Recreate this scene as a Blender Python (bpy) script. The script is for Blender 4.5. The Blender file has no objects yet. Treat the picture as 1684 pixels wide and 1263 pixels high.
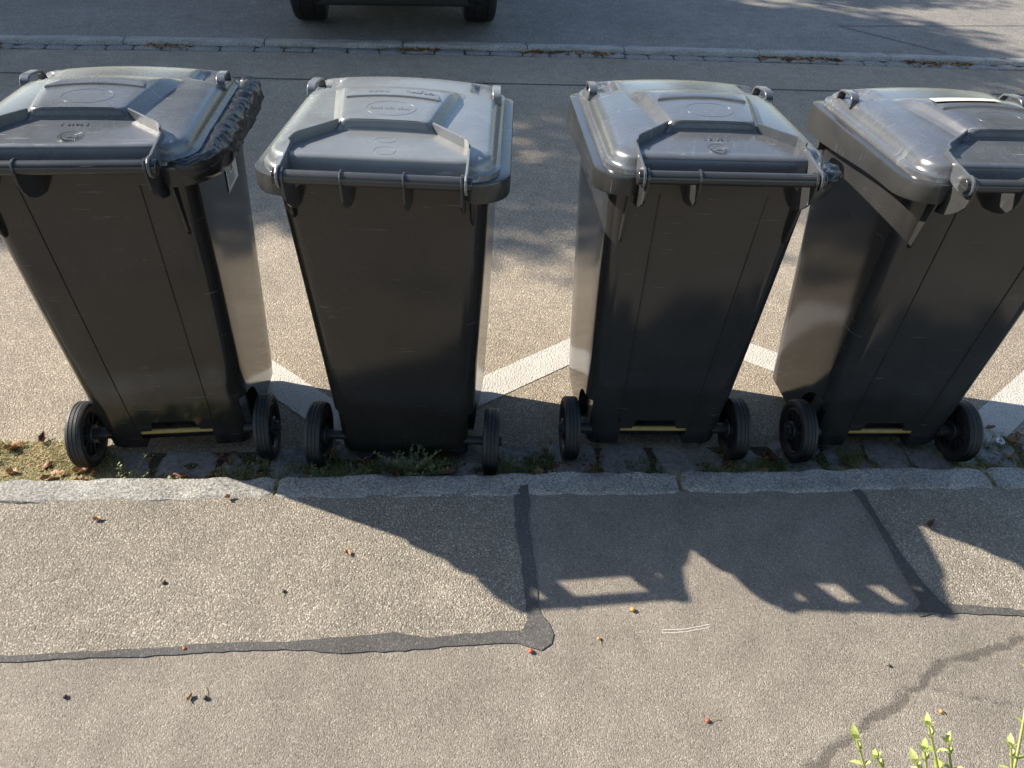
import bpy, bmesh, math, random
from mathutils import Vector, Matrix, noise
R = math.radians
random.seed(7)
sc = bpy.context.scene
C = sc.collection

# ------------------------------------------------------------------ camera
cam_d = bpy.data.cameras.new('camera')
cam = bpy.data.objects.new('camera', cam_d); C.objects.link(cam)
cam_d.sensor_width = 36.0; cam_d.sensor_fit = 'HORIZONTAL'
cam_d.lens = 1233.44 * 36.0 / 1684.0
cam_d.clip_start = 0.02; cam_d.clip_end = 800
rt = Vector((0.99772781, -0.05490129, 0.03905209))
up = Vector((0.00504224, 0.63885517, 0.7693105))
fw = Vector((0.06718477, 0.76736557, -0.63768039))
m = Matrix((rt, up, -fw)).transposed().to_4x4()
m.translation = Vector((0, 0, 1.7004))
cam.matrix_world = m
sc.camera = cam

# ------------------------------------------------------------------ sky, sun, exposure
SUN_EL, SUN_AZ = 35.6, -69.0            # azimuth from +Y towards +X
w = bpy.data.worlds.new('World'); sc.world = w; w.use_nodes = True
nt = w.node_tree
bg = nt.nodes['Background']
sky = nt.nodes.new('ShaderNodeTexSky'); sky.sky_type = 'NISHITA'; sky.sun_disc = False
sky.sun_elevation = R(SUN_EL); sky.sun_rotation = R(SUN_AZ % 360)
sky.air_density = 1.0; sky.dust_density = 0.6; sky.ozone_density = 1.0
nt.links.new(sky.outputs[0], bg.inputs[0]); bg.inputs[1].default_value = 0.115
sd = bpy.data.lights.new('sun', 'SUN'); sd.energy = 5.0; sd.angle = R(0.53); sd.color = (1.0, 0.91, 0.78)
sun = bpy.data.objects.new('sun', sd); C.objects.link(sun)
sdir = Vector((math.sin(R(SUN_AZ)) * math.cos(R(SUN_EL)), math.cos(R(SUN_AZ)) * math.cos(R(SUN_EL)), math.sin(R(SUN_EL))))
sun.rotation_euler = sdir.to_track_quat('Z', 'Y').to_euler(); sun.location = (-6, 6, 12)
vs = sc.view_settings
vs.view_transform = 'Standard'; vs.look = 'None'; vs.gamma = 1.0; vs.use_curve_mapping = False
vs.exposure = 1.36
cy = sc.cycles
cy.max_bounces = 5; cy.diffuse_bounces = 3; cy.glossy_bounces = 3; cy.transmission_bounces = 2; cy.transparent_max_bounces = 4
cy.caustics_reflective = False; cy.caustics_refractive = False

# ------------------------------------------------------------------ helpers
def link(o, parent=None):
    C.objects.link(o)
    if parent: o.parent = parent
    return o
def mesh_obj(name, verts, faces, mat=None, parent=None, smooth=None):
    me = bpy.data.meshes.new(name)
    me.from_pydata([tuple(v) for v in verts], [], faces)
    me.update()
    if mat: me.materials.append(mat)
    if smooth is not None:
        me.shade_smooth(); me.set_sharp_from_angle(angle=R(smooth))
    return link(bpy.data.objects.new(name, me), parent)
def bm_obj(name, bm, mat=None, parent=None, smooth=None):
    me = bpy.data.meshes.new(name); bm.to_mesh(me); bm.free()
    if mat: me.materials.append(mat)
    if smooth is not None:
        me.shade_smooth(); me.set_sharp_from_angle(angle=R(smooth))
    return link(bpy.data.objects.new(name, me), parent)
def bevel(o, wd, seg=2, ang=35):
    b = o.modifiers.new('bevel', 'BEVEL'); b.width = wd; b.segments = seg; b.limit_method = 'ANGLE'; b.angle_limit = R(ang)
    b.harden_normals = False
    return o
def bake(o):
    dg = bpy.context.evaluated_depsgraph_get(); dg.update()
    me = bpy.data.meshes.new_from_object(o.evaluated_get(dg))
    o.modifiers.clear(); o.data = me
    return o
def empty(name, loc=(0, 0, 0), rz=0):
    o = bpy.data.objects.new(name, None); o.empty_display_size = 0.1
    o.location = loc; o.rotation_euler = (0, 0, rz)
    return link(o)
def tag(o, label=None, cat=None, group=None, kind=None):
    if label: o['label'] = label
    if cat: o['category'] = cat
    if group: o['group'] = group
    if kind: o['kind'] = kind
    return o
def rpoly(pts, rad, n=6, sub=0):
    """rounded convex polygon, ccw; sub = extra points on the straight edges"""
    N = len(pts); arcs = []
    for i in range(N):
        p = Vector(pts[i]); a = (Vector(pts[i - 1]) - p); b = (Vector(pts[(i + 1) % N]) - p)
        a.normalize(); b.normalize()
        r = rad[i] if isinstance(rad, (list, tuple)) else rad
        half = math.acos(max(-1, min(1, a.dot(b)))) / 2
        d = r / math.tan(half)
        c = p + (a + b).normalized() * (r / math.sin(half))
        s = p + a * d - c; e = p + b * d - c
        a0 = math.atan2(s.y, s.x); a1 = math.atan2(e.y, e.x)
        while a1 < a0: a1 += 2 * math.pi
        arcs.append([c + Vector((math.cos(a0 + (a1 - a0) * k / n), math.sin(a0 + (a1 - a0) * k / n))) * r for k in range(n + 1)])
    out = []
    for i in range(N):
        out += arcs[i]
        p, q = arcs[i][-1], arcs[(i + 1) % N][0]
        for k in range(1, sub + 1): out.append(p.lerp(q, k / (sub + 1)))
    return out
def inset(pts, d):
    N = len(pts); out = []
    for i in range(N):
        p0, p1, p2 = Vector(pts[i - 1]), Vector(pts[i]), Vector(pts[(i + 1) % N])
        e1 = (p1 - p0).normalized(); e2 = (p2 - p1).normalized()
        n1 = Vector((-e1.y, e1.x)); n2 = Vector((-e2.y, e2.x))
        k = (n1 + n2); k = k / k.dot(n1)
        out.append(p1 + k * d)
    return out
def loft(loops, cap0=True, cap1=True, closed=True):
    verts = []; faces = []; n = len(loops[0])
    for l in loops: verts += l
    for i in range(len(loops) - 1):
        for j in range(n if closed else n - 1):
            a = i * n + j; b = i * n + (j + 1) % n
            faces.append((a, b, b + n, a + n))
    if cap0: faces.append(tuple(reversed(range(n))))
    if cap1: faces.append(tuple((len(loops) - 1) * n + j for j in range(n)))
    return verts, faces
def plate_yz(prof, x0, x1):
    """prof: list of (y,z) ccw seen from +x, extruded in x"""
    n = len(prof)
    v = [(x0, y, z) for y, z in prof] + [(x1, y, z) for y, z in prof]
    f = [tuple(reversed(range(n))), tuple(range(n, 2 * n))]
    f += [(i, (i + 1) % n, (i + 1) % n + n, i + n) for i in range(n)]
    return v, f
def box(x0, x1, y0, y1, z0, z1):
    v = [(x, y, z) for z in (z0, z1) for y in (y0, y1) for x in (x0, x1)]
    f = [(0, 2, 3, 1), (4, 5, 7, 6), (0, 1, 5, 4), (2, 6, 7, 3), (0, 4, 6, 2), (1, 3, 7, 5)]
    return v, f
def cyl_x(x0, x1, y, z, r, n=20):
    l = [[(x, y + r * math.cos(2 * math.pi * k / n), z + r * math.sin(2 * math.pi * k / n)) for k in range(n)] for x in (x0, x1)]
    return loft(l)
def tube(path, rad, n=8, cap=True):
    """tube along a list of points; rad float or list"""
    loops = []; P = [Vector(p) for p in path]
    t0 = (P[1] - P[0]).normalized()
    ref = Vector((0, 0, 1)) if abs(t0.z) < 0.9 else Vector((1, 0, 0))
    for i, p in enumerate(P):
        t = (P[min(i + 1, len(P) - 1)] - P[max(i - 1, 0)]).normalized()
        a = t.cross(ref).normalized(); b = t.cross(a)
        r = rad[i] if isinstance(rad, (list, tuple)) else rad
        loops.append([p + a * (r * math.cos(2 * math.pi * k / n)) + b * (r * math.sin(2 * math.pi * k / n)) for k in range(n)])
    return loft(loops, cap, cap)
class MB:
    def __init__(s): s.v = []; s.f = []
    def add(s, vf):
        o = len(s.v); s.v += [tuple(p) for p in vf[0]]; s.f += [tuple(i + o for i in f) for f in vf[1]]; return s
    def build(s, name, mat=None, parent=None, smooth=None): return mesh_obj(name, s.v, s.f, mat, parent, smooth)

# ------------------------------------------------------------------ materials
class N:
    def __init__(s, name):
        s.m = bpy.data.materials.new(name); s.m.use_nodes = True
        s.t = s.m.node_tree; s.b = s.t.nodes['Principled BSDF']
    def n(s, typ, **kw):
        nd = s.t.nodes.new(typ)
        for k, v in kw.items(): setattr(nd, k, v)
        return nd
    def l(s, a, b): s.t.links.new(a, b)
    def coord(s, which='Object'):
        if not hasattr(s, 'tc'): s.tc = s.n('ShaderNodeTexCoord')
        return s.tc.outputs[which]
    def noise(s, scale, detail=4, rough=0.55, vec=None, dist=0):
        nd = s.n('ShaderNodeTexNoise'); nd.inputs['Scale'].default_value = scale; nd.inputs['Detail'].default_value = detail
        nd.inputs['Roughness'].default_value = rough; nd.inputs['Distortion'].default_value = dist
        s.l(vec or s.coord(), nd.inputs['Vector']); return nd
    def ramp(s, fac, stops):
        nd = s.n('ShaderNodeValToRGB'); e = nd.color_ramp.elements
        while len(e) < len(stops): e.new(0.5)
        for i, (p, c) in enumerate(stops):
            e[i].position = p; e[i].color = (*c, 1) if isinstance(c, (tuple, list)) else (c, c, c, 1)
        s.l(fac, nd.inputs[0]); return nd.outputs[0]
    def mix(s, fac, a, b, mode='MIX'):
        nd = s.n('ShaderNodeMix', data_type='RGBA', blend_type=mode)
        for i, val in ((0, fac), (6, a), (7, b)):
            if isinstance(val, (int, float)): nd.inputs[i].default_value = val
            elif isinstance(val, (tuple, list)): nd.inputs[i].default_value = (*val, 1)
            else: s.l(val, nd.inputs[i])
        return nd.outputs[2]
    def math(s, op, a, b=0.0, c=None):
        nd = s.n('ShaderNodeMath', operation=op)
        for i, val in enumerate((a, b) if c is None else (a, b, c)):
            if isinstance(val, (int, float)): nd.inputs[i].default_value = val
            else: s.l(val, nd.inputs[i])
        return nd.outputs[0]
    def bump(s, h, dist, strength=1.0, prev=None):
        nd = s.n('ShaderNodeBump'); nd.inputs['Strength'].default_value = strength; nd.inputs['Distance'].default_value = dist
        s.l(h, nd.inputs['Height'])
        if prev: s.l(prev, nd.inputs['Normal'])
        return nd.outputs[0]
    def set(s, **kw):
        for k, v in kw.items():
            k = k.replace('_', ' ')
            if isinstance(v, (int, float)): s.b.inputs[k].default_value = v
            elif isinstance(v, (tuple, list)): s.b.inputs[k].default_value = (*v, 1)
            else: s.l(v, s.b.inputs[k])
        return s

def asphalt(name, dark, mid, light, cell, relief, stain=0.25, crack=False, contrast=1.0):
    s = N(name)
    v = s.n('ShaderNodeTexVoronoi'); v.inputs['Scale'].default_value = cell; s.l(s.coord(), v.inputs['Vector'])
    sep = s.n('ShaderNodeSeparateColor'); s.l(v.outputs['Color'], sep.inputs[0])
    col = s.ramp(sep.outputs[0], [(0.0, dark), (0.25, mid), (0.72, mid), (0.9, light), (1.0, [min(1, c * 1.25) for c in light])])
    # binder shows dark between the stones
    gap = s.ramp(v.outputs['Distance'], [(0.35, 0.0), (0.75, 1.0)])
    col = s.mix(s.math('MULTIPLY', gap, 0.62 * contrast), col, dark)
    fine = s.noise(cell * 2.6, 3, 0.7)
    col = s.mix(0.35 * contrast, col, s.ramp(fine.outputs[0], [(0.3, [c * 0.55 for c in mid]), (0.7, [c * 1.45 for c in mid])]), 'MIX')
    big = s.noise(1.1, 5, 0.6)
    col = s.mix(1.0, col, s.ramp(big.outputs[0], [(0.25, 1 - stain), (0.75, 1 + stain * 0.45)]), 'MULTIPLY')
    med = s.noise(9, 4, 0.6)
    col = s.mix(1.0, col, s.ramp(med.outputs[0], [(0.3, 0.86), (0.7, 1.10)]), 'MULTIPLY')
    blot = s.noise(3.2, 6, 0.7, None, 1.2)
    col = s.mix(s.ramp(blot.outputs[0], [(0.58, 0.0), (0.78, 0.38)]), col, [c * 0.62 for c in mid])
    spot = s.noise(38, 2, 0.5)
    col = s.mix(s.ramp(spot.outputs[0], [(0.74, 0.0), (0.78, 0.45)]), col, dark)
    h = s.math('SUBTRACT', s.math('MULTIPLY', sep.outputs[1], 0.55), v.outputs['Distance'])
    h = s.math('ADD', h, s.math('MULTIPLY', fine.outputs[0], 0.5))
    if crack:
        at = s.n('ShaderNodeAttribute', attribute_name='crack')
        cn = s.noise(110, 5, 0.75)
        k = s.math('SUBTRACT', s.math('ADD', at.outputs['Fac'], s.math('MULTIPLY', cn.outputs[0], 1.1)), 0.98)
        k = s.math('MULTIPLY', k, 3.4); k = s.math('MAXIMUM', s.math('MINIMUM', k, 1.0), 0.0)
        col = s.mix(s.math('MULTIPLY', k, 0.62), col, [c * 0.45 for c in dark])
        h = s.math('SUBTRACT', h, s.math('MULTIPLY', k, 0.9))
    s.set(Base_Color=col, Roughness=0.9, Normal=s.bump(h, relief, 1.0))
    s.b.inputs['Specular IOR Level'].default_value = 0.3
    return s.m

def plastic(name, base, rough, dusty, seedoff, dustcol=(0.30, 0.28, 0.25), scratch=0.5, vertical=False, spec=0.5, film=0.05, fronty=False):
    s = N(name)
    mp = s.n('ShaderNodeMapping'); mp.inputs['Location'].default_value = (seedoff * 3.1, seedoff * 1.7, seedoff)
    s.l(s.coord(), mp.inputs[0]); V = mp.outputs[0]
    cloud = s.noise(4.5, 6, 0.62, V, 0.4)
    col = s.mix(s.ramp(cloud.outputs[0], [(0.35, 0.0), (0.75, 1.0)]), base, [c * 1.45 for c in base])
    # dust specks
    sp = s.noise(260, 2, 0.6, V)
    spm = s.math('MULTIPLY', s.ramp(sp.outputs[0], [(0.66, 0.0), (0.74, 1.0)]), s.ramp(s.noise(9, 3, 0.6, V).outputs[0], [(0.42, 0.0), (0.7, 1.0)]))
    col = s.mix(s.math('MULTIPLY', spm, 0.30 * dusty + 0.08), col, dustcol)
    # broad grime film
    gm = s.noise(2.2, 7, 0.68, V, 0.8)
    gmm = s.ramp(gm.outputs[0], [(0.30, 0.0), (0.85, 1.0)])
    col = s.mix(s.math('MULTIPLY', gmm, 0.10 * dusty), col, dustcol)
    if fronty:
        # pale scuffs where the front of the lid gets knocked and rubbed
        sep = s.n('ShaderNodeSeparateXYZ'); s.l(s.coord(), sep.inputs[0])
        fy = s.ramp(s.math('ADD', sep.outputs[1], s.math('MULTIPLY', s.noise(16, 5, 0.7, V).outputs[0], 0.12)), [(0.44, 0.0), (0.52, 1.0)])
        sn = s.ramp(s.noise(85, 5, 0.8, V, 0.6).outputs[0], [(0.50, 0.0), (0.64, 1.0)])
        col = s.mix(s.math('MULTIPLY', s.math('MULTIPLY', fy, sn), 0.40), col, (0.34, 0.31, 0.26))
        # hairline handling scratches and water marks
        wm = s.noise(7.5, 4, 0.65, V, 1.5)
        ring = s.ramp(wm.outputs[0], [(0.485, 0.0), (0.50, 1.0), (0.515, 0.0)])
        col = s.mix(s.math('MULTIPLY', ring, 0.07), col, (0.36, 0.36, 0.35))
    # scratches: thin stretched noise lines, two directions
    tot = None
    for ang, sx, sy, off in ((25, 4, 110, 1.0), (-38, 5, 150, 4.0), (85, 3, 120, 9.0)):
        if vertical: rot = (0, R(ang * 0.25), 0)
        else: rot = (0, 0, R(ang))
        ms = s.n('ShaderNodeMapping'); ms.inputs['Rotation'].default_value = rot
        ms.inputs['Scale'].default_value = (sx, sx, sy) if vertical else (sx, sy, sx)
        ms.inputs['Location'].default_value = (off + seedoff, off, off)
        s.l(s.coord(), ms.inputs[0])
        ns = s.noise(1.6, 2, 0.5, ms.outputs[0])
        ln = s.ramp(ns.outputs[0], [(0.70, 0.0), (0.73, 1.0)])
        tot = ln if tot is None else s.math('MAXIMUM', tot, ln)
    brk = s.ramp(s.noise(14, 3, 0.6, V).outputs[0], [(0.5, 0.0), (0.62, 1.0)])
    sc_m = s.math('MULTIPLY', s.math('MULTIPLY', tot, brk), scratch)
    col = s.mix(sc_m, col, (0.33, 0.33, 0.32))
    rg = s.math('ADD', s.math('MULTIPLY', cloud.outputs[0], rough * 0.5), rough * 0.65)
    rg = s.math('ADD', rg, s.math('MULTIPLY', gmm, film))
    h = s.noise(420, 2, 0.6, V)
    h2 = s.noise(6, 3, 0.5, V)
    nb = s.bump(h.outputs[0], 0.0004, 0.2)
    nb = s.bump(h2.outputs[0], 0.004, 0.12, nb)
    s.set(Base_Color=col, Roughness=rg, Normal=nb)
    s.b.inputs['Specular IOR Level'].default_value = spec
    return s.m

def simple(name, col, rough=0.7, metal=0.0, nscale=40, var=0.25, bump=0.0, spec=0.5):
    s = N(name)
    nz = s.noise(nscale, 5, 0.65)
    c = s.ramp(nz.outputs[0], [(0.25, [x * (1 - var) for x in col]), (0.75, [min(1, x * (1 + var)) for x in col])])
    s.set(Base_Color=c, Roughness=rough, Metallic=metal)
    if bump: s.set(Normal=s.bump(nz.outputs[0], bump))
    s.b.inputs['Specular IOR Level'].default_value = spec
    return s.m

def leafmat(name, cols, rough=0.6, trans=0.0):
    s = N(name)
    at = s.n('ShaderNodeAttribute', attribute_name='tint')
    k = len(cols)
    c = s.ramp(at.outputs['Fac'], [(i / max(1, k - 1), cols[i]) for i in range(k)])
    nz = s.noise(180, 3, 0.6)
    c = s.mix(1.0, c, s.ramp(nz.outputs[0], [(0.3, 0.75), (0.7, 1.15)]), 'MULTIPLY')
    s.set(Base_Color=c, Roughness=rough)
    if trans:
        tr = s.n('ShaderNodeBsdfTranslucent'); s.l(c, tr.inputs[0])
        mx = s.n('ShaderNodeMixShader'); mx.inputs[0].default_value = trans
        out = s.t.nodes['Material Output']
        s.l(s.b.outputs[0], mx.inputs[1]); s.l(tr.outputs[0], mx.inputs[2]); s.l(mx.outputs[0], out.inputs[0])
    return s.m

M = {}
M['walk'] = asphalt('pavement_asphalt', (0.115, 0.100, 0.084), (0.212, 0.186, 0.155), (0.285, 0.258, 0.22), 330, 0.0015, 0.22, crack=True, contrast=0.5)
M['chip'] = asphalt('chip_asphalt', (0.075, 0.066, 0.055), (0.26, 0.228, 0.182), (0.50, 0.455, 0.375), 255, 0.0029, 0.14)
M['road'] = asphalt('road_asphalt', (0.105, 0.088, 0.068), (0.30, 0.252, 0.192), (0.52, 0.455, 0.36), 205, 0.0031, 0.2)
M['far'] = asphalt('far_asphalt', (0.085, 0.08, 0.074), (0.215, 0.20, 0.18), (0.33, 0.31, 0.28), 110, 0.004, 0.25)
def granite():
    s = N('granite')
    a = s.noise(120, 5, 0.75); b = s.noise(260, 3, 0.7); c = s.noise(7, 4, 0.6)
    col = s.ramp(a.outputs[0], [(0.40, (0.16, 0.16, 0.155)), (0.50, (0.35, 0.34, 0.32)), (0.60, (0.56, 0.545, 0.515))])
    col = s.mix(0.45, col, s.ramp(b.outputs[0], [(0.42, (0.05, 0.05, 0.055)), (0.58, (0.48, 0.47, 0.45))]))
    col = s.mix(1.0, col, s.ramp(c.outputs[0], [(0.3, (0.72, 0.70, 0.67)), (0.7, (1.1, 1.08, 1.03))]), 'MULTIPLY')
    h = s.math('ADD', a.outputs[0], s.math('MULTIPLY', c.outputs[0], 1.5))
    s.set(Base_Color=col, Roughness=0.85, Normal=s.bump(h, 0.008))
    s.b.inputs['Specular IOR Level'].default_value = 0.3
    return s.m
M['granite'] = granite()
M['cobble'] = simple('cobble_stone', (0.20, 0.19, 0.175), 0.85, 0, 60, 0.45, 0.006, 0.3)
M['soil'] = simple('gutter_soil', (0.085, 0.066, 0.047), 0.95, 0, 70, 0.6, 0.02, 0.1)
M['ground'] = simple('ground_soil', (0.12, 0.11, 0.09), 0.95, 0, 3, 0.4, 0.02, 0.1)
M['seal'] = asphalt('bitumen_seal', (0.055, 0.052, 0.049), (0.078, 0.075, 0.071), (0.12, 0.115, 0.108), 300, 0.0008, 0.3, contrast=0.3)
def paint():
    s = N('road_paint')
    v = s.n('ShaderNodeTexVoronoi'); v.inputs['Scale'].default_value = 160; s.l(s.coord(), v.inputs['Vector'])
    wear = s.noise(70, 5, 0.8)
    col = s.mix(s.ramp(wear.outputs[0], [(0.60, 0.0), (0.70, 0.75)]), s.mix(s.ramp(s.noise(6, 4, 0.6).outputs[0], [(0.3, 0.0), (0.7, 1.0)]), (0.36, 0.335, 0.30), (0.44, 0.415, 0.37)), (0.16, 0.14, 0.12))
    col = s.mix(s.ramp(v.outputs['Distance'], [(0.45, 0.0), (0.85, 0.6)]), col, (0.2, 0.185, 0.165))
    hh_ = s.math('SUBTRACT', 0.5, v.outputs['Distance'])
    s.set(Base_Color=col, Roughness=0.75, Normal=s.bump(hh_, 0.003, 0.9))
    return s.m
M['paint'] = paint()
def dusty(name, base, dust, rough, amt):
    s = N(name)
    a_ = s.noise(22, 6, 0.7, None, 0.8); b_ = s.noise(140, 3, 0.7)
    m_ = s.math('MULTIPLY', s.ramp(a_.outputs[0], [(0.40, 0.0), (0.72, 1.0)]), s.ramp(b_.outputs[0], [(0.35, 0.3), (0.65, 1.0)]))
    col = s.mix(s.math('MULTIPLY', m_, amt), base, dust)
    s.set(Base_Color=col, Roughness=s.math('ADD', s.math('MULTIPLY', m_, 0.3), rough), Normal=s.bump(b_.outputs[0], 0.0008))
    s.b.inputs['Specular IOR Level'].default_value = 0.4
    return s.m
M['rubber'] = dusty('rubber_tyre', (0.009, 0.009, 0.010), (0.11, 0.10, 0.085), 0.5, 0.22)
M['wheelplastic'] = dusty('wheel_plastic', (0.011, 0.011, 0.012), (0.10, 0.09, 0.075), 0.4, 0.2)
M['zinc'] = dusty('yellow_zinc_axle', (0.34, 0.24, 0.075), (0.16, 0.085, 0.04), 0.45, 0.8)
M['bag'] = simple('black_bag_film', (0.010, 0.011, 0.012), 0.30, 0, 60, 0.3, 0.0006, 0.5)
M['label'] = simple('paper_label', (0.80, 0.79, 0.76), 0.55, 0, 60, 0.08)
M['labelink'] = simple('label_ink', (0.22, 0.22, 0.23), 0.6, 0, 60, 0.2)
M['cream'] = simple('cream_label', (0.66, 0.60, 0.47), 0.5, 0, 60, 0.08)
M['lids'] = [plastic('lid_plastic_%d' % i, b, r, d, 3.7 * i + 1, scratch=0.6, spec=0.9, film=0.12, fronty=True) for i, (b, r, d) in enumerate(
    [((0.048, 0.053, 0.059), 0.25, 1.0), ((0.098, 0.106, 0.110), 0.26, 0.9), ((0.044, 0.048, 0.054), 0.20, 0.9), ((0.044, 0.048, 0.055), 0.19, 0.8)])]
M['bodies'] = [plastic('body_plastic_%d' % i, b, r, 0.30, 5.3 * i + 2, scratch=0.20, vertical=True, spec=0.55) for i, (b, r) in enumerate(
    [((0.012, 0.0115, 0.011), 0.10), ((0.012, 0.0115, 0.011), 0.15), ((0.017, 0.017, 0.0175), 0.10), ((0.018, 0.018, 0.0185), 0.11)])]
M['rims'] = [plastic('rim_plastic_%d' % i, b, r, 0.8, 7.3 * i + 2, scratch=0.4) for i, (b, r) in enumerate(
    [((0.011, 0.0118, 0.0125), 0.22), ((0.024, 0.0255, 0.0265), 0.26), ((0.017, 0.018, 0.019), 0.20), ((0.020, 0.021, 0.022), 0.20)])]

# ------------------------------------------------------------------ ground, pavement, road
def sheet(name, x0, x1, y0, y1, z, mat, nx=1, ny=1, kind='structure'):
    v = [(x0 + (x1 - x0) * i / nx, y0 + (y1 - y0) * j / ny, z) for j in range(ny + 1) for i in range(nx + 1)]
    f = [(j * (nx + 1) + i, j * (nx + 1) + i + 1, (j + 1) * (nx + 1) + i + 1, (j + 1) * (nx + 1) + i) for j in range(ny) for i in range(nx)]
    return tag(mesh_obj(name, v, f, mat), kind=kind)
sheet('ground', -300, 300, -300, 300, -0.12, M['ground'])
KY = 1.520            # road side of the near kerb
KB = 1.432            # pavement side of the near kerb
GY = 1.746            # road side edge of the gutter stones
def far_y(x):
    xx = max(-6.0, min(8.0, x)) - 1.2
    return 6.03 - 0.0065 * xx * xx
# near pavement: fine mesh where the crack runs, carrying the distance to the crack as an attribute
crk = [(0.62, 0.56), (0.749, 0.658), (0.821, 0.704), (0.875, 0.735), (0.945, 0.766), (0.997, 0.788), (1.024, 0.813), (1.074, 0.841), (1.129, 0.877), (1.198, 0.894), (1.267, 0.909), (1.365, 0.934), (1.6, 0.99)]
crk2 = [(1.085, 0.825), (1.113, 0.818), (1.162, 0.801), (1.213, 0.788), (1.269, 0.776), (1.4, 0.75)]
def seg_dist(p, line):
    best = 9; side = 0
    for a, b in zip(line[:-1], line[1:]):
        ax, ay = a; bx, by = b; dx, dy = bx - ax, by - ay
        t = max(0, min(1, ((p[0] - ax) * dx + (p[1] - ay) * dy) / (dx * dx + dy * dy)))
        d = math.hypot(p[0] - ax - t * dx, p[1] - ay - t * dy)
        if d < best: best = d; side = (dx * (p[1] - ay) - dy * (p[0] - ax))
    return best, side
xs = [-60, -20, -6, -3] + [-1.6 + 0.05 * i for i in range(41)] + [0.42 + 0.012 * i for i in range(100)] + [1.64, 1.8, 2.2, 3, 6, 20, 60]
ys = [-40, -10, -3, -1, 0, 0.3] + [0.45 + 0.012 * i for i in range(48)] + [1.05, 1.15, 1.25, 1.35, KB + 0.012]
v = [(x, y, 0.0960) for y in ys for x in xs]; nx = len(xs)
f = [(j * nx + i, j * nx + i + 1, (j + 1) * nx + i + 1, (j + 1) * nx + i) for j in range(len(ys) - 1) for i in range(nx - 1)]
walk = tag(mesh_obj('pavement', v, f, M['walk']), kind='structure')
at = walk.data.attributes.new('crack', 'FLOAT', 'POINT')
vals = []
for x, y, z in v:
    jx = 0.014 * noise.noise(Vector((x * 22, y * 22, 1))) + 0.007 * noise.noise(Vector((x * 55, y * 55, 4)))
    jy = 0.014 * noise.noise(Vector((x * 22, y * 22, 9))) + 0.007 * noise.noise(Vector((x * 55, y * 55, 14)))
    d, s_ = seg_dist((x + jx, y + jy), crk)
    wdt = 0.020 if s_ > 0 else 0.005
    wdt *= 0.75 + 0.9 * (noise.noise(Vector((x * 9, y * 9, 3))) * 0.5 + 0.5)
    k = 0.95 * math.exp(-(d / wdt) ** 1.3)
    d2, s2 = seg_dist((x, y), crk2)
    k = max(k, 0.62 * math.exp(-(d2 / 0.016) ** 1.5))
    # faint dark smears on the left
    for (cx, cy, r_, a_) in ((0.06, 0.74, 0.09, 0.40), (-0.62, 0.72, 0.12, 0.25), (0.10, 0.62, 0.08, 0.35)):
        k = max(k, a_ * math.exp(-(((x - cx) / r_) ** 2 + ((y - cy) / (r_ * 0.6)) ** 2)))
    vals.append(k)
at.data.foreach_set('value', vals)
def flat_poly(name, pts, z0, z1, mat, kind=None, parent=None, bev=0.0):
    n = len(pts)
    v, f = loft([[(x, y, z0) for x, y in pts], [(x, y, z1) for x, y in pts]])
    o = mesh_obj(name, v, f, mat, parent)
    if bev: bevel(o, bev, 2, 50)
    return o
def jag(pts, step, amp, seed):
    out = []
    for i in range(len(pts)):
        a = Vector((*pts[i], 0)); b = Vector((*pts[(i + 1) % len(pts)], 0))
        k = max(1, int((b - a).length / step))
        if k > 400: out.append(a.xy[:]); continue
        for j in range(k):
            p = a.lerp(b, j / k)
            q = Vector((p.x * 40, p.y * 40, seed))
            out.append((p.x + amp * noise.noise(q) * 1.4, p.y + amp * noise.noise(q + Vector((9, 5, 2))) * 1.4))
    return out
# coarser chip asphalt left of the patch and right of it
left_edge = [(0.165, 1.452), (-1.4, 1.452), (-6, 1.452), (-6, 0.962), (-1.4, 0.967), (-0.7, 0.974), (-0.17, 0.98), (0.14, 0.985), (0.17, 1.03), (0.17, 1.25)]
tag(flat_poly('pavement_strip', [(0.168, 1.442)] + [(-6, 1.442), (-6, 0.94), (-1.04, 0.967), (-0.5, 0.978), (-0.17, 0.98), (0.15, 0.985), (0.172, 1.08), (0.168, 1.25)][0:], 0.07, 0.0978, M['chip']), kind='structure')
tag(flat_poly('pavement_strip', [(1.155, 1.442), (1.164, 1.34), (1.17, 1.2), (1.185, 1.06), (1.22, 1.03), (1.42, 1.013), (6, 0.9), (6, 1.442)], 0.07, 0.0978, M['chip']), kind='structure')
seal1 = [(0.189, 1.475), (0.191, 1.396), (0.181, 1.352), (0.186, 1.248), (0.188, 1.151), (0.187, 1.079), (0.192, 1.044), (0.212, 1.019), (0.216, 0.986), (0.207, 0.965), (0.184, 0.951), (0.156, 0.959), (0.127, 0.969), (0.056, 0.97), (-0.016, 0.966), (-0.087, 0.962), (-0.171, 0.956), (-0.283, 0.958), (-0.367, 0.967), (-0.464, 0.969), (-0.574, 0.968), (-0.708, 0.964), (-0.881, 0.961), (-1.038, 0.959), (-1.6, 0.95), (-1.6, 0.97), (-1.046, 0.975), (-0.887, 0.978), (-0.714, 0.983), (-0.579, 0.99), (-0.455, 0.99), (-0.371, 0.992), (-0.287, 0.998), (-0.203, 1.003), (-0.16, 1.007), (-0.088, 0.99), (-0.03, 0.995), (0.057, 1.0), (0.141, 1.002), (0.155, 1.029), (0.158, 1.08), (0.154, 1.152), (0.151, 1.229), (0.147, 1.289), (0.144, 1.363), (0.146, 1.419), (0.16, 1.468)]
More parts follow.
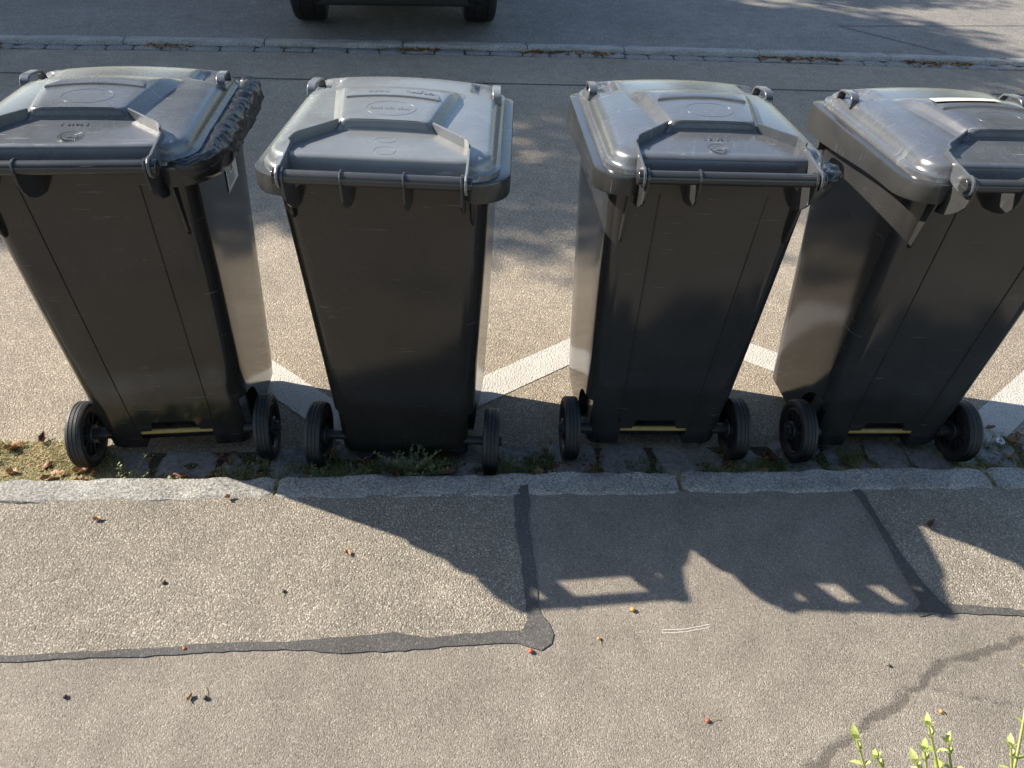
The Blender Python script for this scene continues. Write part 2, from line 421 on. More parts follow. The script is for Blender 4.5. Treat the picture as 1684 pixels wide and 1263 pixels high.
seal2 = [(1.150, 1.462), (1.172, 1.427), (1.171, 1.341), (1.179, 1.244), (1.188, 1.153), (1.204, 1.086), (1.219, 1.046), (1.293, 1.039), (1.419, 1.022), (1.9, 0.97), (1.9, 0.95), (1.409, 1.005), (1.279, 1.014), (1.211, 1.02), (1.193, 1.008), (1.178, 1.019), (1.142, 1.010), (1.137, 1.029), (1.162, 1.051), (1.16, 1.097), (1.159, 1.164), (1.159, 1.255), (1.158, 1.353), (1.149, 1.418), (1.135, 1.452)]
def ccw(p):
    a = sum(p[i - 1][0] * p[i][1] - p[i][0] * p[i - 1][1] for i in range(len(p)))
    return p if a > 0 else list(reversed(p))
for nm, s_, sd_ in (('bitumen_seam', seal1, 1.3), ('bitumen_seam', seal2, 5.7)):
    tag(flat_poly(nm, ccw(jag(s_, 0.016, 0.0035, sd_)), 0.08, 0.0990, M['seal']), kind='structure')
# worn chalky scrape marks on the pavement
M['scrape'] = simple('scrape_mark', (0.40, 0.375, 0.34), 0.8, 0, 300, 0.5)
for dy in (0.0, 0.008):
    pts = [(0.481, 0.986 + dy), (0.51, 0.985 + dy), (0.542, 0.987 + dy), (0.575, 0.992 + dy), (0.603, 0.998 + dy)]
    poly = pts + [(x, y + 0.0020) for x, y in reversed(pts)]
    tag(flat_poly('scrape_mark', ccw(jag(poly, 0.006, 0.0009, 2 + dy * 100)), 0.09, 0.0968, M['scrape']), kind='structure')

# kerb stones: one object each under the kerb
def rough_block(name, x0, x1, y0, y1, z0, z1, mat, parent, seed, amp=0.004, step=0.03, rnd=0.006, ny=4):
    nx_ = max(4, int((x1 - x0) / step)); nx_ = min(nx_, 60)
    loops = []
    for i in range(nx_ + 1):
        x = x0 + (x1 - x0) * i / nx_
        e = 0.0
        if i in (0, nx_): e = rnd
        prof = [(y0 + rnd * 0 + e, z0), (y1 - e, z0), (y1 - e, z1 - rnd * 1.4 - e), (y1 - rnd * 1.2 - e, z1 - e)]
        for j in range(1, ny): prof.append((y1 + (y0 - y1) * j / ny, z1 - e * 0.6))
        prof += [(y0 + rnd * 0.8 + e, z1 - e), (y0 + e, z1 - rnd - e)]
        lp = []
        for k, (y, z) in enumerate(prof):
            q = Vector((x * 13 + seed, y * 13, z * 13))
            q2 = Vector((x * 45 + seed, y * 45, z * 45))
            d = amp * noise.noise(q) * 1.6 + amp * 0.6 * noise.noise(q2)
            d2 = amp * noise.noise(q + Vector((31, 7, 3))) * 1.6 + amp * 0.7 * noise.noise(q2 + Vector((3, 17, 3)))
            lp.append((x, y + (d2 if z > z0 else 0), z + (d if z > z0 else 0)))
        loops.append(lp)
    vv, ff = loft(loops)
    return mesh_obj(name, vv, ff, mat, parent, 50)
kerb = sheet('kerb', -60, 60, KB + 0.004, KY - 0.004, 0.06, M['soil'])
joints = [-7.5, -6.1, -4.6, -3.05, -1.75, -0.525, 0.634, 1.59, 2.75, 3.9, 5.2, 6.5, 7.9]
for i, (a, b) in enumerate(zip(joints[:-1], joints[1:])):
    rough_block('kerb_stone', a + 0.006, b - 0.006, KB, KY, -0.1, 0.100, M['granite'], kerb, i * 7.1, 0.0055, 0.018)
for a, b in ((-60, -7.51), (7.91, 60)):
    rough_block('kerb_stone', a, b, KB, KY, -0.1, 0.100, M['granite'], kerb, a, 0.003, 1.0)
# gutter: soil bed with a row of setts
gut = sheet('gutter', -60, 60, KY - 0.003, GY - 0.03, 0.0015, M['soil'])
x = -3.4; i = 0
while x < 3.6:
    L_ = random.uniform(0.13, 0.235)
    rough_block('gutter_stone', x, x + L_, 1.585 + random.uniform(-.015, .012), GY - random.uniform(-.004, .02), -0.05, 0.0075 - random.uniform(0, .004), M['cobble'], gut, i * 3.3, 0.006, 0.025, 0.008)
    x += L_ + random.uniform(0.004, 0.018); i += 1
# road
xsr = [-60] + [-12 + i for i in range(25)] + [60]
vr = [(x, GY - 0.035, 0.0) for x in xsr] + [(x, far_y(x) - 0.125, 0.0) for x in xsr]
n_ = len(xsr)
tag(mesh_obj('road', vr, [(i, i + 1, n_ + i + 1, n_ + i) for i in range(n_ - 1)], M['road']), kind='structure')
# tarred joint along the road
vj = []
for sgn in (-1, 1):
    vj += [(x, 5.27 + sgn * 0.008 + 0.004 * noise.noise(Vector((x * 3, sgn, 0))), 0.0035) for x in [-12 + 0.25 * i for i in range(97)]]
tag(mesh_obj('road_joint', vj, [(i, i + 1, 98 + i, 97 + i) for i in range(96)], M['seal']), kind='structure')
# zigzag marking
zc = [(-0.95, 2.345), (-0.30, 1.757), (0.753, 2.471), (1.755, 1.757), (2.72, 2.471), (3.7, 1.757)]
hw = 0.062
offs = []
for s_ in (1, -1):
    line = []
    for i, p in enumerate(zc):
        p = Vector(p)
        d1 = (p - Vector(zc[i - 1])).normalized() if i else None
        d2 = (Vector(zc[i + 1]) - p).normalized() if i < len(zc) - 1 else None
        if d1 is None: nn = Vector((-d2.y, d2.x)) * hw
        elif d2 is None: nn = Vector((-d1.y, d1.x)) * hw
        else:
            n1 = Vector((-d1.y, d1.x)); n2 = Vector((-d2.y, d2.x)); k = n1 + n2; nn = k / k.dot(n1) * hw
        line.append(p + nn * s_)
    offs.append(line)
vz = []; fz = []
for i in range(len(zc) - 1):
    for j in range(40):
        t0, t1 = j / 40, (j + 1) / 40
        a, b = offs[0][i].lerp(offs[0][i + 1], t0), offs[1][i].lerp(offs[1][i + 1], t0)
        c, d = offs[1][i].lerp(offs[1][i + 1], t1), offs[0][i].lerp(offs[0][i + 1], t1)
        o_ = len(vz)
        def wob(p):
            k = noise.noise(Vector((p.x * 60, p.y * 60, 0))) * 0.003
            return (p.x + k, p.y + k, 0.0022)
        vz += [wob(a), wob(b), wob(c), wob(d)]; fz.append((o_, o_ + 1, o_ + 2, o_ + 3))
tag(mesh_obj('road_marking', vz, fz, M['paint']), kind='structure')
# far side: flush gutter setts, low kerb, parking strip
FZ = 0.03
fg = mesh_obj('far_gutter', [(x, far_y(x) - 0.13, -0.003) for x in xsr] + [(x, far_y(x) + 0.02, 0.0) for x in xsr], [(i, i + 1, n_ + i + 1, n_ + i) for i in range(n_ - 1)], M['soil'])
tag(fg, kind='structure')
x = -6.2; i = 0
while x < 8.2:
    L_ = random.uniform(0.16, 0.24)
    yy = far_y(x + L_ / 2)
    rough_block('gutter_stone', x, x + L_, yy - 0.115 + random.uniform(-.012, .012), yy - 0.008, -0.05, 0.008 + random.uniform(-.002, .002), M['cobble'], fg, 100 + i * 3.3, 0.004, 0.06, 0.008, 2)
    x += L_ + random.uniform(0.006, 0.014); i += 1
fk = mesh_obj('far_kerb', [(x, far_y(x), -0.01) for x in xsr] + [(x, far_y(x) + 0.11, -0.01) for x in xsr], [(i, i + 1, n_ + i + 1, n_ + i) for i in range(n_ - 1)], M['soil'])
tag(fk, kind='structure')
x = -8.0; i = 0
while x < 10.0:
    L_ = random.uniform(0.75, 1.15)
    yy = far_y(x + L_ / 2)
    o = rough_block('kerb_stone', -L_ / 2 + 0.003, L_ / 2 - 0.003, 0, 0.105, -0.08, FZ + 0.004, M['granite'], fk, 200 + i * 5.3, 0.003, 0.05, 0.006, 2)
    o.location = (x + L_ / 2, yy, 0)
    o.rotation_euler.z = math.atan2(far_y(x + L_) - far_y(x), L_)
    x += L_; i += 1
vf_ = [(x, far_y(x) + 0.098, FZ) for x in xsr] + [(x, 11.5, FZ) for x in xsr]
tag(mesh_obj('parking_strip', vf_, [(i, i + 1, n_ + i + 1, n_ + i) for i in range(n_ - 1)], M['far']), kind='structure')
M['lawn'] = simple('verge_grass', (0.07, 0.085, 0.03), 0.95, 0, 30, 0.5, 0.02, 0.1)
sheet('verge', -60, 60, 11.5, 60, FZ - 0.005, M['lawn'])
for (a, b) in (((3.32, 6.9), (3.92, 6.15)), ((3.32, 6.9), (6.2, 7.2))):
    d = (Vector(b) - Vector(a)).normalized(); q = Vector((-d.y, d.x)) * 0.006
    pl = [Vector(a) + q, Vector(a) - q, Vector(b) - q, Vector(b) + q]
    tag(mesh_obj('paving_joint', [(p.x, p.y, FZ + 0.0035) for p in pl], [(0, 1, 2, 3)], M['seal']), kind='structure')

# ------------------------------------------------------------------ wheelie bins
YB, YF = -0.118, 0.540            # rim back / front
def zr(y): return 0.987 - 0.032 * (y - YB) / (YF - YB)
LIDX, LIDY0, LIDY1 = 0.266, -0.112, 0.528
def crown(x, y):
    return 0.029 * max(0, 1 - (x / LIDX) ** 2) ** 0.8 * max(0, 1 - ((y - 0.28) / 0.36) ** 2)
def hprof(d):
    pts = [(0.0, 0.000), (0.001, 0.012), (0.008, 0.0145), (0.0105, 0.016), (0.0125, 0.024), (0.017, 0.034), (0.025, 0.041), (0.036, 0.0445), (0.06, 0.047), (1, 0.047)]
    for (a, ha), (b, hb) in zip(pts[:-1], pts[1:]):
        if d <= b: return ha + (hb - ha) * (d - a) / (b - a)
    return 0.047
def sst(a, b, x):
    t = max(0, min(1, (x - a) / (b - a))); return t * t * (3 - 2 * t)
def dent(x, y):
    ax = abs(x)
    return 0.016 * sst(0.172, 0.188, ax) * (1 - sst(0.262, 0.27, ax)) * sst(0.345, 0.357, y) * (1 - sst(0.455, 0.475, y))
def lid_z(x, y, d=None):
    return lid_z0(x, y, d)
def lid_z0(x, y, d=None):
    if d is None: d = max(0, min(LIDX - abs(x), y - LIDY0, LIDY1 - y))
    wbk = (1 - sst(0.17, 0.25, abs(x))) * (1 - sst(LIDY0 + 0.06, LIDY0 + 0.10, y))
    z = zr(y) + hprof(d * (1 + 1.5 * wbk)) + crown(x, y)
    if d > 0.012: z -= dent(x, y) * sst(0.012, 0.03, d)
    # the front of the lid rolls down towards the rim
    z -= 0.012 * sst(0.40, 0.53, y) ** 1.5 * sst(0, 0.02, d)
    return z
BAR_Y, BAR_Z, BAR_X = -0.174, 1.0126, 0.206

def text_mesh(s, size, depth):
    cu = bpy.data.curves.new('t', 'FONT'); cu.body = s; cu.size = size; cu.extrude = depth; cu.align_x = 'CENTER'; cu.align_y = 'CENTER'
    o = bpy.data.objects.new('t', cu); C.objects.link(o)
    dg = bpy.context.evaluated_depsgraph_get()
    me = bpy.data.meshes.new_from_object(o.evaluated_get(dg))
    bpy.data.objects.remove(o); return me
def ring(cx, cy, rx, ry, wd, zf, n=48, hgt=0.0014):
    loops = []
    for k in range(n):
        a = 2 * math.pi * k / n; c, s_ = math.cos(a), math.sin(a)
        lp = []
        for r_, h in ((-wd, -0.002), (-wd * 0.4, hgt), (wd * 0.4, hgt), (wd, -0.002)):
            x, y = cx + (rx + r_) * c, cy + (ry + r_) * s_
            lp.append((x, y, zf(x, y) + h))
        loops.append(lp)
    vv = [p for l in loops for p in l]
    ff = []
    for k in range(n):
        for j in range(3):
            a, b = k * 4 + j, ((k + 1) % n) * 4 + j
            ff.append((a, a + 1, b + 1, b))
    return vv, ff

def wheel_parts(root, x, sgn, mat_t, mat_r):
    # tyre (lathe about x); the wheel object is the tyre, the rim and hub are its sub-parts
    prof = [(-0.016, 0.072), (-0.021, 0.078), (-0.0235, 0.088), (-0.0215, 0.096), (-0.016, 0.0995), (-0.012, 0.1), (-0.0112, 0.0985), (-0.0100, 0.0985), (-0.0092, 0.1), (-0.001, 0.1), (0, 0.0985), (0.001, 0.0985), (0.002, 0.1), (0.0092, 0.1), (0.0100, 0.0985), (0.0112, 0.0985), (0.012, 0.1), (0.016, 0.0995), (0.0215, 0.096), (0.0235, 0.088), (0.021, 0.078), (0.016, 0.072)]
    n = 48
    loops = [[(px, r_ * math.cos(2 * math.pi * k / n), r_ * math.sin(2 * math.pi * k / n)) for px, r_ in prof] for k in range(n)]
    vv = [p for l in loops for p in l]; mm = len(prof); ff = []
    for k in range(n):
        for j in range(mm):
            a, b = k * mm + j, ((k + 1) % n) * mm + j
            a2, b2 = k * mm + (j + 1) % mm, ((k + 1) % n) * mm + (j + 1) % mm
            ff.append((a, b, b2, a2))
    wh = mesh_obj('wheel', vv, ff, mat_t, root, 40); wh.location = (x, 0, 0.1)
    # rim: drum + web disc + spokes + hub
    b = MB()
    prof = [(-0.0165, 0.0735), (0.0165, 0.0735), (0.018, 0.069), (0.015, 0.066), (0.003, 0.062), (0.003, 0.030), (-0.003, 0.030), (-0.003, 0.062), (-0.015, 0.066), (-0.018, 0.069)]
    vv = [(px, r_ * math.cos(2 * math.pi * k / n), r_ * math.sin(2 * math.pi * k / n)) for k in range(n) for px, r_ in prof]; mm = len(prof); ff = []
    for k in range(n):
        for j in range(mm):
            a, c = k * mm + j, ((k + 1) % n) * mm + j
            a2, c2 = k * mm + (j + 1) % mm, ((k + 1) % n) * mm + (j + 1) % mm
            ff.append((a, a2, c2, c))
    b.add((vv, ff))
    rim = b.build('wheel_rim', mat_r, wh, 40)
    for k in range(10):
        a = 2 * math.pi * k / 10; c, s_ = math.cos(a), math.sin(a)
        sv = []
        for px in (-0.013, 0.013):
            for r_, hw_ in ((0.026, 0.0028), (0.0655, 0.002)):
                for q in (-hw_, hw_):
                    sv.append((px, r_ * c - q * s_, r_ * s_ + q * c))
        mesh_obj('spoke', sv, [(0, 1, 3, 2), (4, 6, 7, 5), (0, 4, 5, 1), (2, 3, 7, 6), (0, 2, 6, 4), (1, 5, 7, 3)], mat_r, wh)
    hb = MB().add(cyl_x(-0.026, 0.024, 0, 0, 0.030, 24)).add(cyl_x(0.0 if sgn > 0 else -0.034, 0.034 if sgn > 0 else 0.0, 0, 0, 0.016, 20)).build('hub', mat_r, wh, 40)
    bevel(hb, 0.003)
    return wh

def make_bin(idx, kind, loc, rz, label, opts):
    mat_b, mat_l, mat_r = M['bodies'][idx], M['lids'][idx], M['rims'][idx]
    root = empty('wheelie_bin', loc, rz)
    tag(root, label, 'bin', 'black wheelie bins lined up along the kerb')
    # ---- body
    if kind == 'A':
        S = [(0.040, -0.004, 0.360, 0.205, 0.222, 0.040), (0.048, -0.008, 0.366, 0.213, 0.230, 0.045), (0.10, -0.014, 0.371, 0.216, 0.235, 0.048), (0.25, -0.028, 0.394, 0.222, 0.239, 0.050),
             (0.45, -0.046, 0.424, 0.229, 0.244, 0.052), (0.65, -0.063, 0.455, 0.236, 0.249, 0.054), (0.85, -0.080, 0.486, 0.241, 0.254, 0.056), (0.962, -0.090, 0.505, 0.244, 0.258, 0.056)]
    else:
        S = [(0.042, -0.012, 0.360, 0.186, 0.215, 0.035), (0.050, -0.017, 0.366, 0.194, 0.225, 0.042), (0.10, -0.020, 0.371, 0.198, 0.230, 0.045), (0.25, -0.030, 0.394, 0.207, 0.236, 0.05),
             (0.45, -0.046, 0.424, 0.218, 0.242, 0.052), (0.65, -0.060, 0.455, 0.229, 0.248, 0.054), (0.85, -0.080, 0.486, 0.238, 0.254, 0.056), (0.962, -0.090, 0.505, 0.243, 0.258, 0.056)]
    loops = []
    for z, yb, yf, wb, wf, r_ in S:
        o = rpoly([(-wb, yb), (wb, yb), (wf, yf), (-wf, yf)], r_, 7, 5)
        loops.append([(p.x, p.y, z) for p in o])
    vv, ff = loft(loops)
    body = mesh_obj('body', vv, ff, mat_b, root, 38)
    def yback(z):
        for a, b in zip(S[:-1], S[1:]):
            if z <= b[0]:
                t = (z - a[0]) / (b[0] - a[0]); return a[1] + (b[1] - a[1]) * t
        return S[-1][1]
    def wside(z, y):
        for a, b in zip(S[:-1], S[1:]):
            if z <= b[0]:
                t = (z - a[0]) / (b[0] - a[0]); L0 = [a[k] + (b[k] - a[k]) * t for k in range(6)]
                return L0[3] + (L0[4] - L0[3]) * (y - L0[1]) / (L0[2] - L0[1])
        return 0.25
    cutters = []
    for s_ in (-1, 1):
        if kind == 'A':
            cutters.append(mesh_obj('cut', *cyl_x(0.203 if s_ > 0 else -0.4, 0.4 if s_ > 0 else -0.203, -0.004, 0.105, 0.122, 40), None, root))
        else:
            cutters.append(mesh_obj('cut', *cyl_x(0.19 if s_ > 0 else -0.4, 0.4 if s_ > 0 else -0.19, 0.0, 0.10, 0.112, 40), None, root))
    if kind == 'A':
        cutters.append(mesh_obj('cut', *box(-0.105, 0.105, -0.2, 0.035, -0.1, 0.114), None, root))
        pr = [(-0.075, 0.10), (0.075, 0.10), (0.060, 0.150), (-0.060, 0.150)]
        vv = [(x, -0.2, z) for x, z in pr] + [(x, 0.16, z) for x, z in pr]
        cutters.append(mesh_obj('cut', vv, [(0, 1, 2, 3), (7, 6, 5, 4), (0, 4, 5, 1), (1, 5, 6, 2), (2, 6, 7, 3), (3, 7, 4, 0)], None, root))
    for c in cutters:
        bpy.context.view_layer.update()
        md = body.modifiers.new('b', 'BOOLEAN'); md.operation = 'DIFFERENCE'; md.solver = 'EXACT'; md.object = c
    bpy.context.view_layer.update()
    bake(body)
    for c in cutters: bpy.data.objects.remove(c)
    if not body.data.materials: body.data.materials.append(mat_b)
    body.data.shade_smooth(); body.data.set_sharp_from_angle(angle=R(35))
    # thin moulding seams on the back
    if kind == 'A':
        for sx in (-1, 1):
            vv = []; ff = []
            zs = [0.125 + (0.93 - 0.125) * k / 10 for k in range(11)]
            for z in zs:
                x = sx * (0.112 + 0.018 * (z - 0.1) / 0.85); y = yback(z)
                vv += [(x - 0.0035, y + 0.002, z), (x - 0.001, y - 0.0028, z), (x + 0.001, y - 0.0028, z), (x + 0.0035, y + 0.002, z)]
            for k in range(10):
                for j in range(3):
                    a = k * 4 + j; ff.append((a, a + 1, a + 5, a + 4))
            mesh_obj('seam_rib', vv, ff, mat_b, root, 30)
    # ---- rim collar
    rp = [(-0.290, YB), (0.290, YB), (0.290, YF), (-0.290, YF)]
    rr = [0.085, 0.085, 0.035, 0.035]
    loops = []
    for off, dz, low in ((0.030, 0, 1), (0.006, 0, 1), (0.001, 0.002, 1), (0.0, 0.006, 1), (0.0, -0.006, 0), (0.0015, -0.0018, 0), (0.005, 0, 0), (0.03, 0.0, 0)):
        pl = rpoly([tuple(p) for p in inset(rp, off)], [max(0.006, r_ - off) for r_ in rr], 8, 24)
        lp = []
        for p in pl:
            t = (p.y - YB) / (YF - YB)
            wbk = (1 - sst(0.165, 0.205, abs(p.x))) * (1 - sst(0.02, 0.10, p.y - YB))
            dep = (0.050 + 0.032 * sst(0.15, 0.9, t)) * (1 - wbk) + 0.016 * wbk
            z = zr(p.y) + dz * (1 - 0.8 * wbk) - (dep if low else 0)
            lp.append((p.x, p.y + 0.012 * wbk, z))
        loops.append(lp)
    vv, ff = loft(loops)
    mesh_obj('rim', vv, ff, mat_r, root, 40)
    # ---- lid
    lp_ = [(-LIDX, LIDY0), (LIDX, LIDY0), (LIDX, LIDY1), (-LIDX, LIDY1)]
    lr = [0.075, 0.075, 0.045, 0.045]
    ds = [0.0, 0.001, 0.004, 0.008, 0.0105, 0.0125, 0.015, 0.018, 0.022, 0.027, 0.033, 0.040, 0.048, 0.056, 0.064, 0.072, 0.080, 0.088, 0.097, 0.108, 0.12]
    loops = []
    for d in ds:
        pl = rpoly([tuple(p) for p in inset(lp_, d)], [max(0.012, r_ - d * 0.8) for r_ in lr], 9, 34)
        loops.append([(p.x, p.y, lid_z(p.x, p.y, d) - (0.001 if d == 0 else 0)) for p in pl])
    last = loops[-1]
    for k in (0.8, 0.6, 0.4, 0.2, 0.05):
        loops.append([(p[0] * k, 0.209 + (p[1] - 0.209) * k, lid_z(p[0] * k, 0.209 + (p[1] - 0.209) * k, 0.2)) for p in last])
    vv, ff = loft(loops)
    lid = mesh_obj('lid', vv, ff, mat_l, root, 60)
    # raised panel
    PH = 0.023
    pp = [(-0.122, 0.012), (0.122, 0.012), (0.176, 0.330), (-0.176, 0.330)]
    loops = []
    prof = [(0.0, -0.004), (0.004, 0.0008), (0.010, 0.003), (0.016, 0.009), (0.022, 0.017), (0.026, 0.0212), (0.031, PH), (0.05, PH + 0.0005)]
    def ptop(x, y): return lid_z(x, y, 0.2) + PH * (1 - sst(0.24, 0.40, y) * 0.75)
    for d, h in prof:
        # the back step is steeper than the sides
        a = inset(pp, d)
        bk = 0.020 + min(d, 0.031) * 0.42
        a[0] = Vector((a[0].x, bk)); a[1] = Vector((a[1].x, bk))
        pl = rpoly([tuple(p) for p in a], [0.014, 0.014, 0.02, 0.02], 5, 20)
        loops.append([(p.x, p.y, lid_z(p.x, p.y, 0.2) + h * (1 - sst(0.22, 0.345, p.y) * 0.92)) for p in pl])
    last = loops[-1]; cy = 0.15
    for k in (0.85, 0.65, 0.4, 0.15):
        loops.append([(p[0] * k, cy + (p[1] - cy) * k, lid_z(p[0] * k, cy + (p[1] - cy) * k, 0.2) + (PH + 0.0005) * (1 - sst(0.22, 0.345, cy + (p[1] - cy) * k) * 0.92)) for p in last])
    vv, ff = loft(loops, cap0=False)
    pan = mesh_obj('lid_panel', vv, ff, mat_l, lid, 60)
    def pz(x, y): return lid_z(x, y, 0.2) + (PH + 0.0005) * (1 - sst(0.22, 0.345, y) * 0.92)
    # name plate on the panel with a bowed edge
    n = 14; loops = []
    for inz, hz in ((0.0, -0.003), (0.0012, 0.004), (0.004, 0.0055)):
        lpv = []
        for k in range(n + 1):
            x = -0.112 + 0.224 * k / n
            y = 0.158 + 0.014 * (1 - (x / 0.112) ** 2) * (1.0 if kind == 'A' else 0.8)
            lpv.append((x * (1 - inz * 6), y + inz * 1.2))
        for k in range(n + 1):
            x = 0.104 - 0.208 * k / n
            lpv.append((x * (1 - inz * 6), 0.258 - inz))
        loops.append([(x, y, pz(x, y) + hz * (1 - sst(0.18, 0.255, y))) for x, y in lpv])
    vv, ff = loft(loops, cap0=False, cap1=False)
    o_ = 2 * 2 * (n + 1)
    for k in range(n):
        a = o_ + k; b = o_ + 2 * (n + 1) - 1 - k
        ff.append((a, a + 1, b - 1, b))
    mesh_obj('name_plate', vv, ff, mat_l, lid, 40)
    # ribs from the panel corners to the hinge arms, and the arms
    for sx in (-1, 1):
        p0 = Vector((0.108 * sx, 0.036)); p1 = Vector((0.186 * sx, -0.034)); p2 = Vector((0.197 * sx, -0.062))
        path = [p0, p0.lerp(p1, 0.33), p0.lerp(p1, 0.66), p1, Vector((0.1935 * sx, -0.046)), p2]
        loops = []
        for k, p in enumerate(path):
            a = path[max(0, k - 1)]; b = path[min(len(path) - 1, k + 1)]
            t = (b - a).normalized(); nn = Vector((-t.y, t.x)) * 0.0026
            zb = lid_z(p.x, p.y, 0.03 if k == 5 else 0.2) - 0.012
            zt = lid_z(p0.x, p0.y, 0.2) + PH - 0.001 - 0.008 * (k / 5)
            q0, q1 = p - nn, p + nn
            loops.append([(q0.x, q0.y, zb), (q1.x, q1.y, zb), (q1.x, q1.y, zt), (q0.x, q0.y, zt)])
        vv, ff = loft(loops)
        if sx < 0: pass
        bevel(mesh_obj('lid_rib', vv, ff, mat_l, lid), 0.0015, 2, 40)
        # hinge arm plate in the y-z plane
        zt = lid_z(0.197, -0.06, 0.2) + 0.016
        pr = [(-0.030, zr(-0.03) + 0.030), (-0.058, zt - 0.002), (-0.075, zt - 0.006)]
        for k in range(9):
            a = R(62 + 205 * k / 8)
            pr.append((BAR_Y + 0.024 * math.cos(a), BAR_Z + 0.024 * math.sin(a)))
        pr += [(-0.140, zr(-0.1) + 0.002), (-0.105, zr(-0.1) + 0.0105), (-0.06, zr(-0.06) + 0.02)]
        xa = 0.197 * sx
        arm = mesh_obj('hinge_arm', *plate_yz(pr, xa - 0.0028, xa + 0.0028), mat_l, lid)
        bevel(arm, 0.0014, 2, 50)
        pin = mesh_obj('hinge_pin', *cyl_x(min(xa, xa + 0.013 * sx), max(xa, xa + 0.013 * sx), BAR_Y, BAR_Z, 0.0165, 24), mat_b, root, 40)
        bevel(pin, 0.002)
        # strap handle near the front corner of the lid
        hx = 0.247 * sx
        path = [(0.350, lid_z(hx, 0.352) - 0.006), (0.351, 1.004), (0.354, 1.0175), (0.362, 1.0245), (0.378, 1.027), (0.425, 1.021), (0.440, 1.0165), (0.448, 1.007), (0.452, 0.992), (0.455, 0.962)]
        loops = []
        for k, (y, z) in enumerate(path):
            a = Vector(path[max(0, k - 1)]); b = Vector(path[min(len(path) - 1, k + 1)])
            t = (b - a).normalized(); nn = Vector((-t.y, t.x)) * 0.0034
            xx = hx - sx * 0.008 * (k / 9)
            loops.append([(xx - 0.0115, y - nn.x, z - nn.y), (xx + 0.0115, y - nn.x, z - nn.y), (xx + 0.0115, y + nn.x, z + nn.y), (xx - 0.0115, y + nn.x, z + nn.y)])
        vv, ff = loft(loops)
        bevel(mesh_obj('lid_handle', vv, ff, mat_l, lid, 50), 0.002, 2, 50)
    # ---- handle bar, brackets
    bar = mesh_obj('handle_bar', *cyl_x(-BAR_X + 0.012, BAR_X - 0.012, BAR_Y, BAR_Z, 0.0150, 28), mat_r, root, 40)
    def fin(x, th, low, nm='handle_bracket'):
        pr = []
        for k in range(7):
            a = R(35 + 170 * k / 6); pr.append((BAR_Y + 0.0195 * math.cos(a), BAR_Z + 0.0195 * math.sin(a)))
        pr += [(-0.192, 0.984), (-0.186, 0.965), (-0.172, 0.948), (-0.150, 0.934 - low * 0.3), (-0.125, 0.925 - low * 0.7), (-0.095, 0.920 - low), (-0.070, 0.918 - low), (-0.070, 0.975), (-0.120, 0.985)]
        bevel(mesh_obj(nm, *plate_yz(pr, x - th / 2, x + th / 2), mat_r, root), 0.0012, 2, 50)
    fins = [(-0.188, 0.006, 0.012), (0.188, 0.006, 0.012)] + ([(-0.072, 0.005, 0.0)] if kind == 'A' else [(-0.066, 0.005, 0.0), (0.066, 0.005, 0.0)])
    for x, th, low in fins: fin(x, th, low)
    for sx in (-1, 1):
        zt, zb = 0.945, (0.80 if kind == 'A' else 0.87)
        pr = [(yback(zt) + 0.02, zt), (yback(zt) - 0.026, zt), (yback(zb) - 0.010, zb + 0.012), (yback(zb) - 0.002, zb), (yback(zb) + 0.02, zb)]
        bevel(mesh_obj('gusset', *plate_yz(pr, 0.207 * sx - 0.003, 0.207 * sx + 0.003), mat_b, root), 0.001, 2, 50)
    # side grip ribs under the rim at the front
    for sx in (-1, 1):
        xw_ = wside(0.86, 0.44)
        x0, x1 = (xw_ - 0.01, xw_ + 0.018) if sx > 0 else (-xw_ - 0.018, -xw_ + 0.01)
        bevel(mesh_obj('side_lug', *box(x0, x1, 0.43, 0.436, 0.845, 0.90), mat_b, root), 0.001)
    # ---- axle and wheels
    mesh_obj('axle', *cyl_x(-0.245, 0.245, 0, 0.1, 0.0085, 20), M['zinc'] if kind == 'A' else M['wheelplastic'], root, 40)
    for sx in (-1, 1):
        xs_ = 0.17 if kind == 'B' else 0.195
        mesh_obj('axle_sleeve', *cyl_x(xs_ if sx > 0 else -0.24, 0.24 if sx > 0 else -xs_, 0, 0.1, 0.0145 if kind == 'B' else 0.017, 20), M['wheelplastic'], root, 40)
        wheel_parts(root, 0.2625 * sx, sx, M['rubber'], M['wheelplastic'])
    # ---- markings on the lid
    def put_text(nm, s_, size, x, y, rot=math.pi, zf=None, hgt=0.0008):
        zf = zf or (lambda a, b: lid_z(a, b, 0.2))
        me = text_mesh(s_, size, hgt); me.materials.clear(); me.materials.append(mat_l)
        o = link(bpy.data.objects.new(nm, me), lid)
        sl = math.atan2(zf(x, y + 0.01) - zf(x, y - 0.01), 0.02)
        o.location = (x, y, zf(x, y) + 0.0002); o.rotation_euler = (sl, 0, rot)
        return o
    zl = lambda a, b: lid_z(a, b, 0.2)
    if opts.get('date'):
        dx, dy = opts['date']
        put_text('date_stamp', '2015', 0.017, dx, dy)
        for sx in (-1, 1):
            mesh_obj('date_frame', *loft([[(dx + sx * 0.027 - 0.001, dy - 0.008, zl(dx, dy) - 0.002), (dx + sx * 0.027 + 0.001, dy - 0.008, zl(dx, dy) - 0.002), (dx + sx * 0.027 + 0.001, dy - 0.008, zl(dx, dy) + 0.0008), (dx + sx * 0.027 - 0.001, dy - 0.008, zl(dx, dy) + 0.0008)],
                                           [(dx + sx * 0.027 - 0.001, dy + 0.008, zl(dx, dy) - 0.002), (dx + sx * 0.027 + 0.001, dy + 0.008, zl(dx, dy) - 0.002), (dx + sx * 0.027 + 0.001, dy + 0.008, zl(dx, dy) + 0.0008), (dx + sx * 0.027 - 0.001, dy + 0.008, zl(dx, dy) + 0.0008)]]), mat_l, lid)
        rx_, ry_ = opts['stamp']
        b = MB()
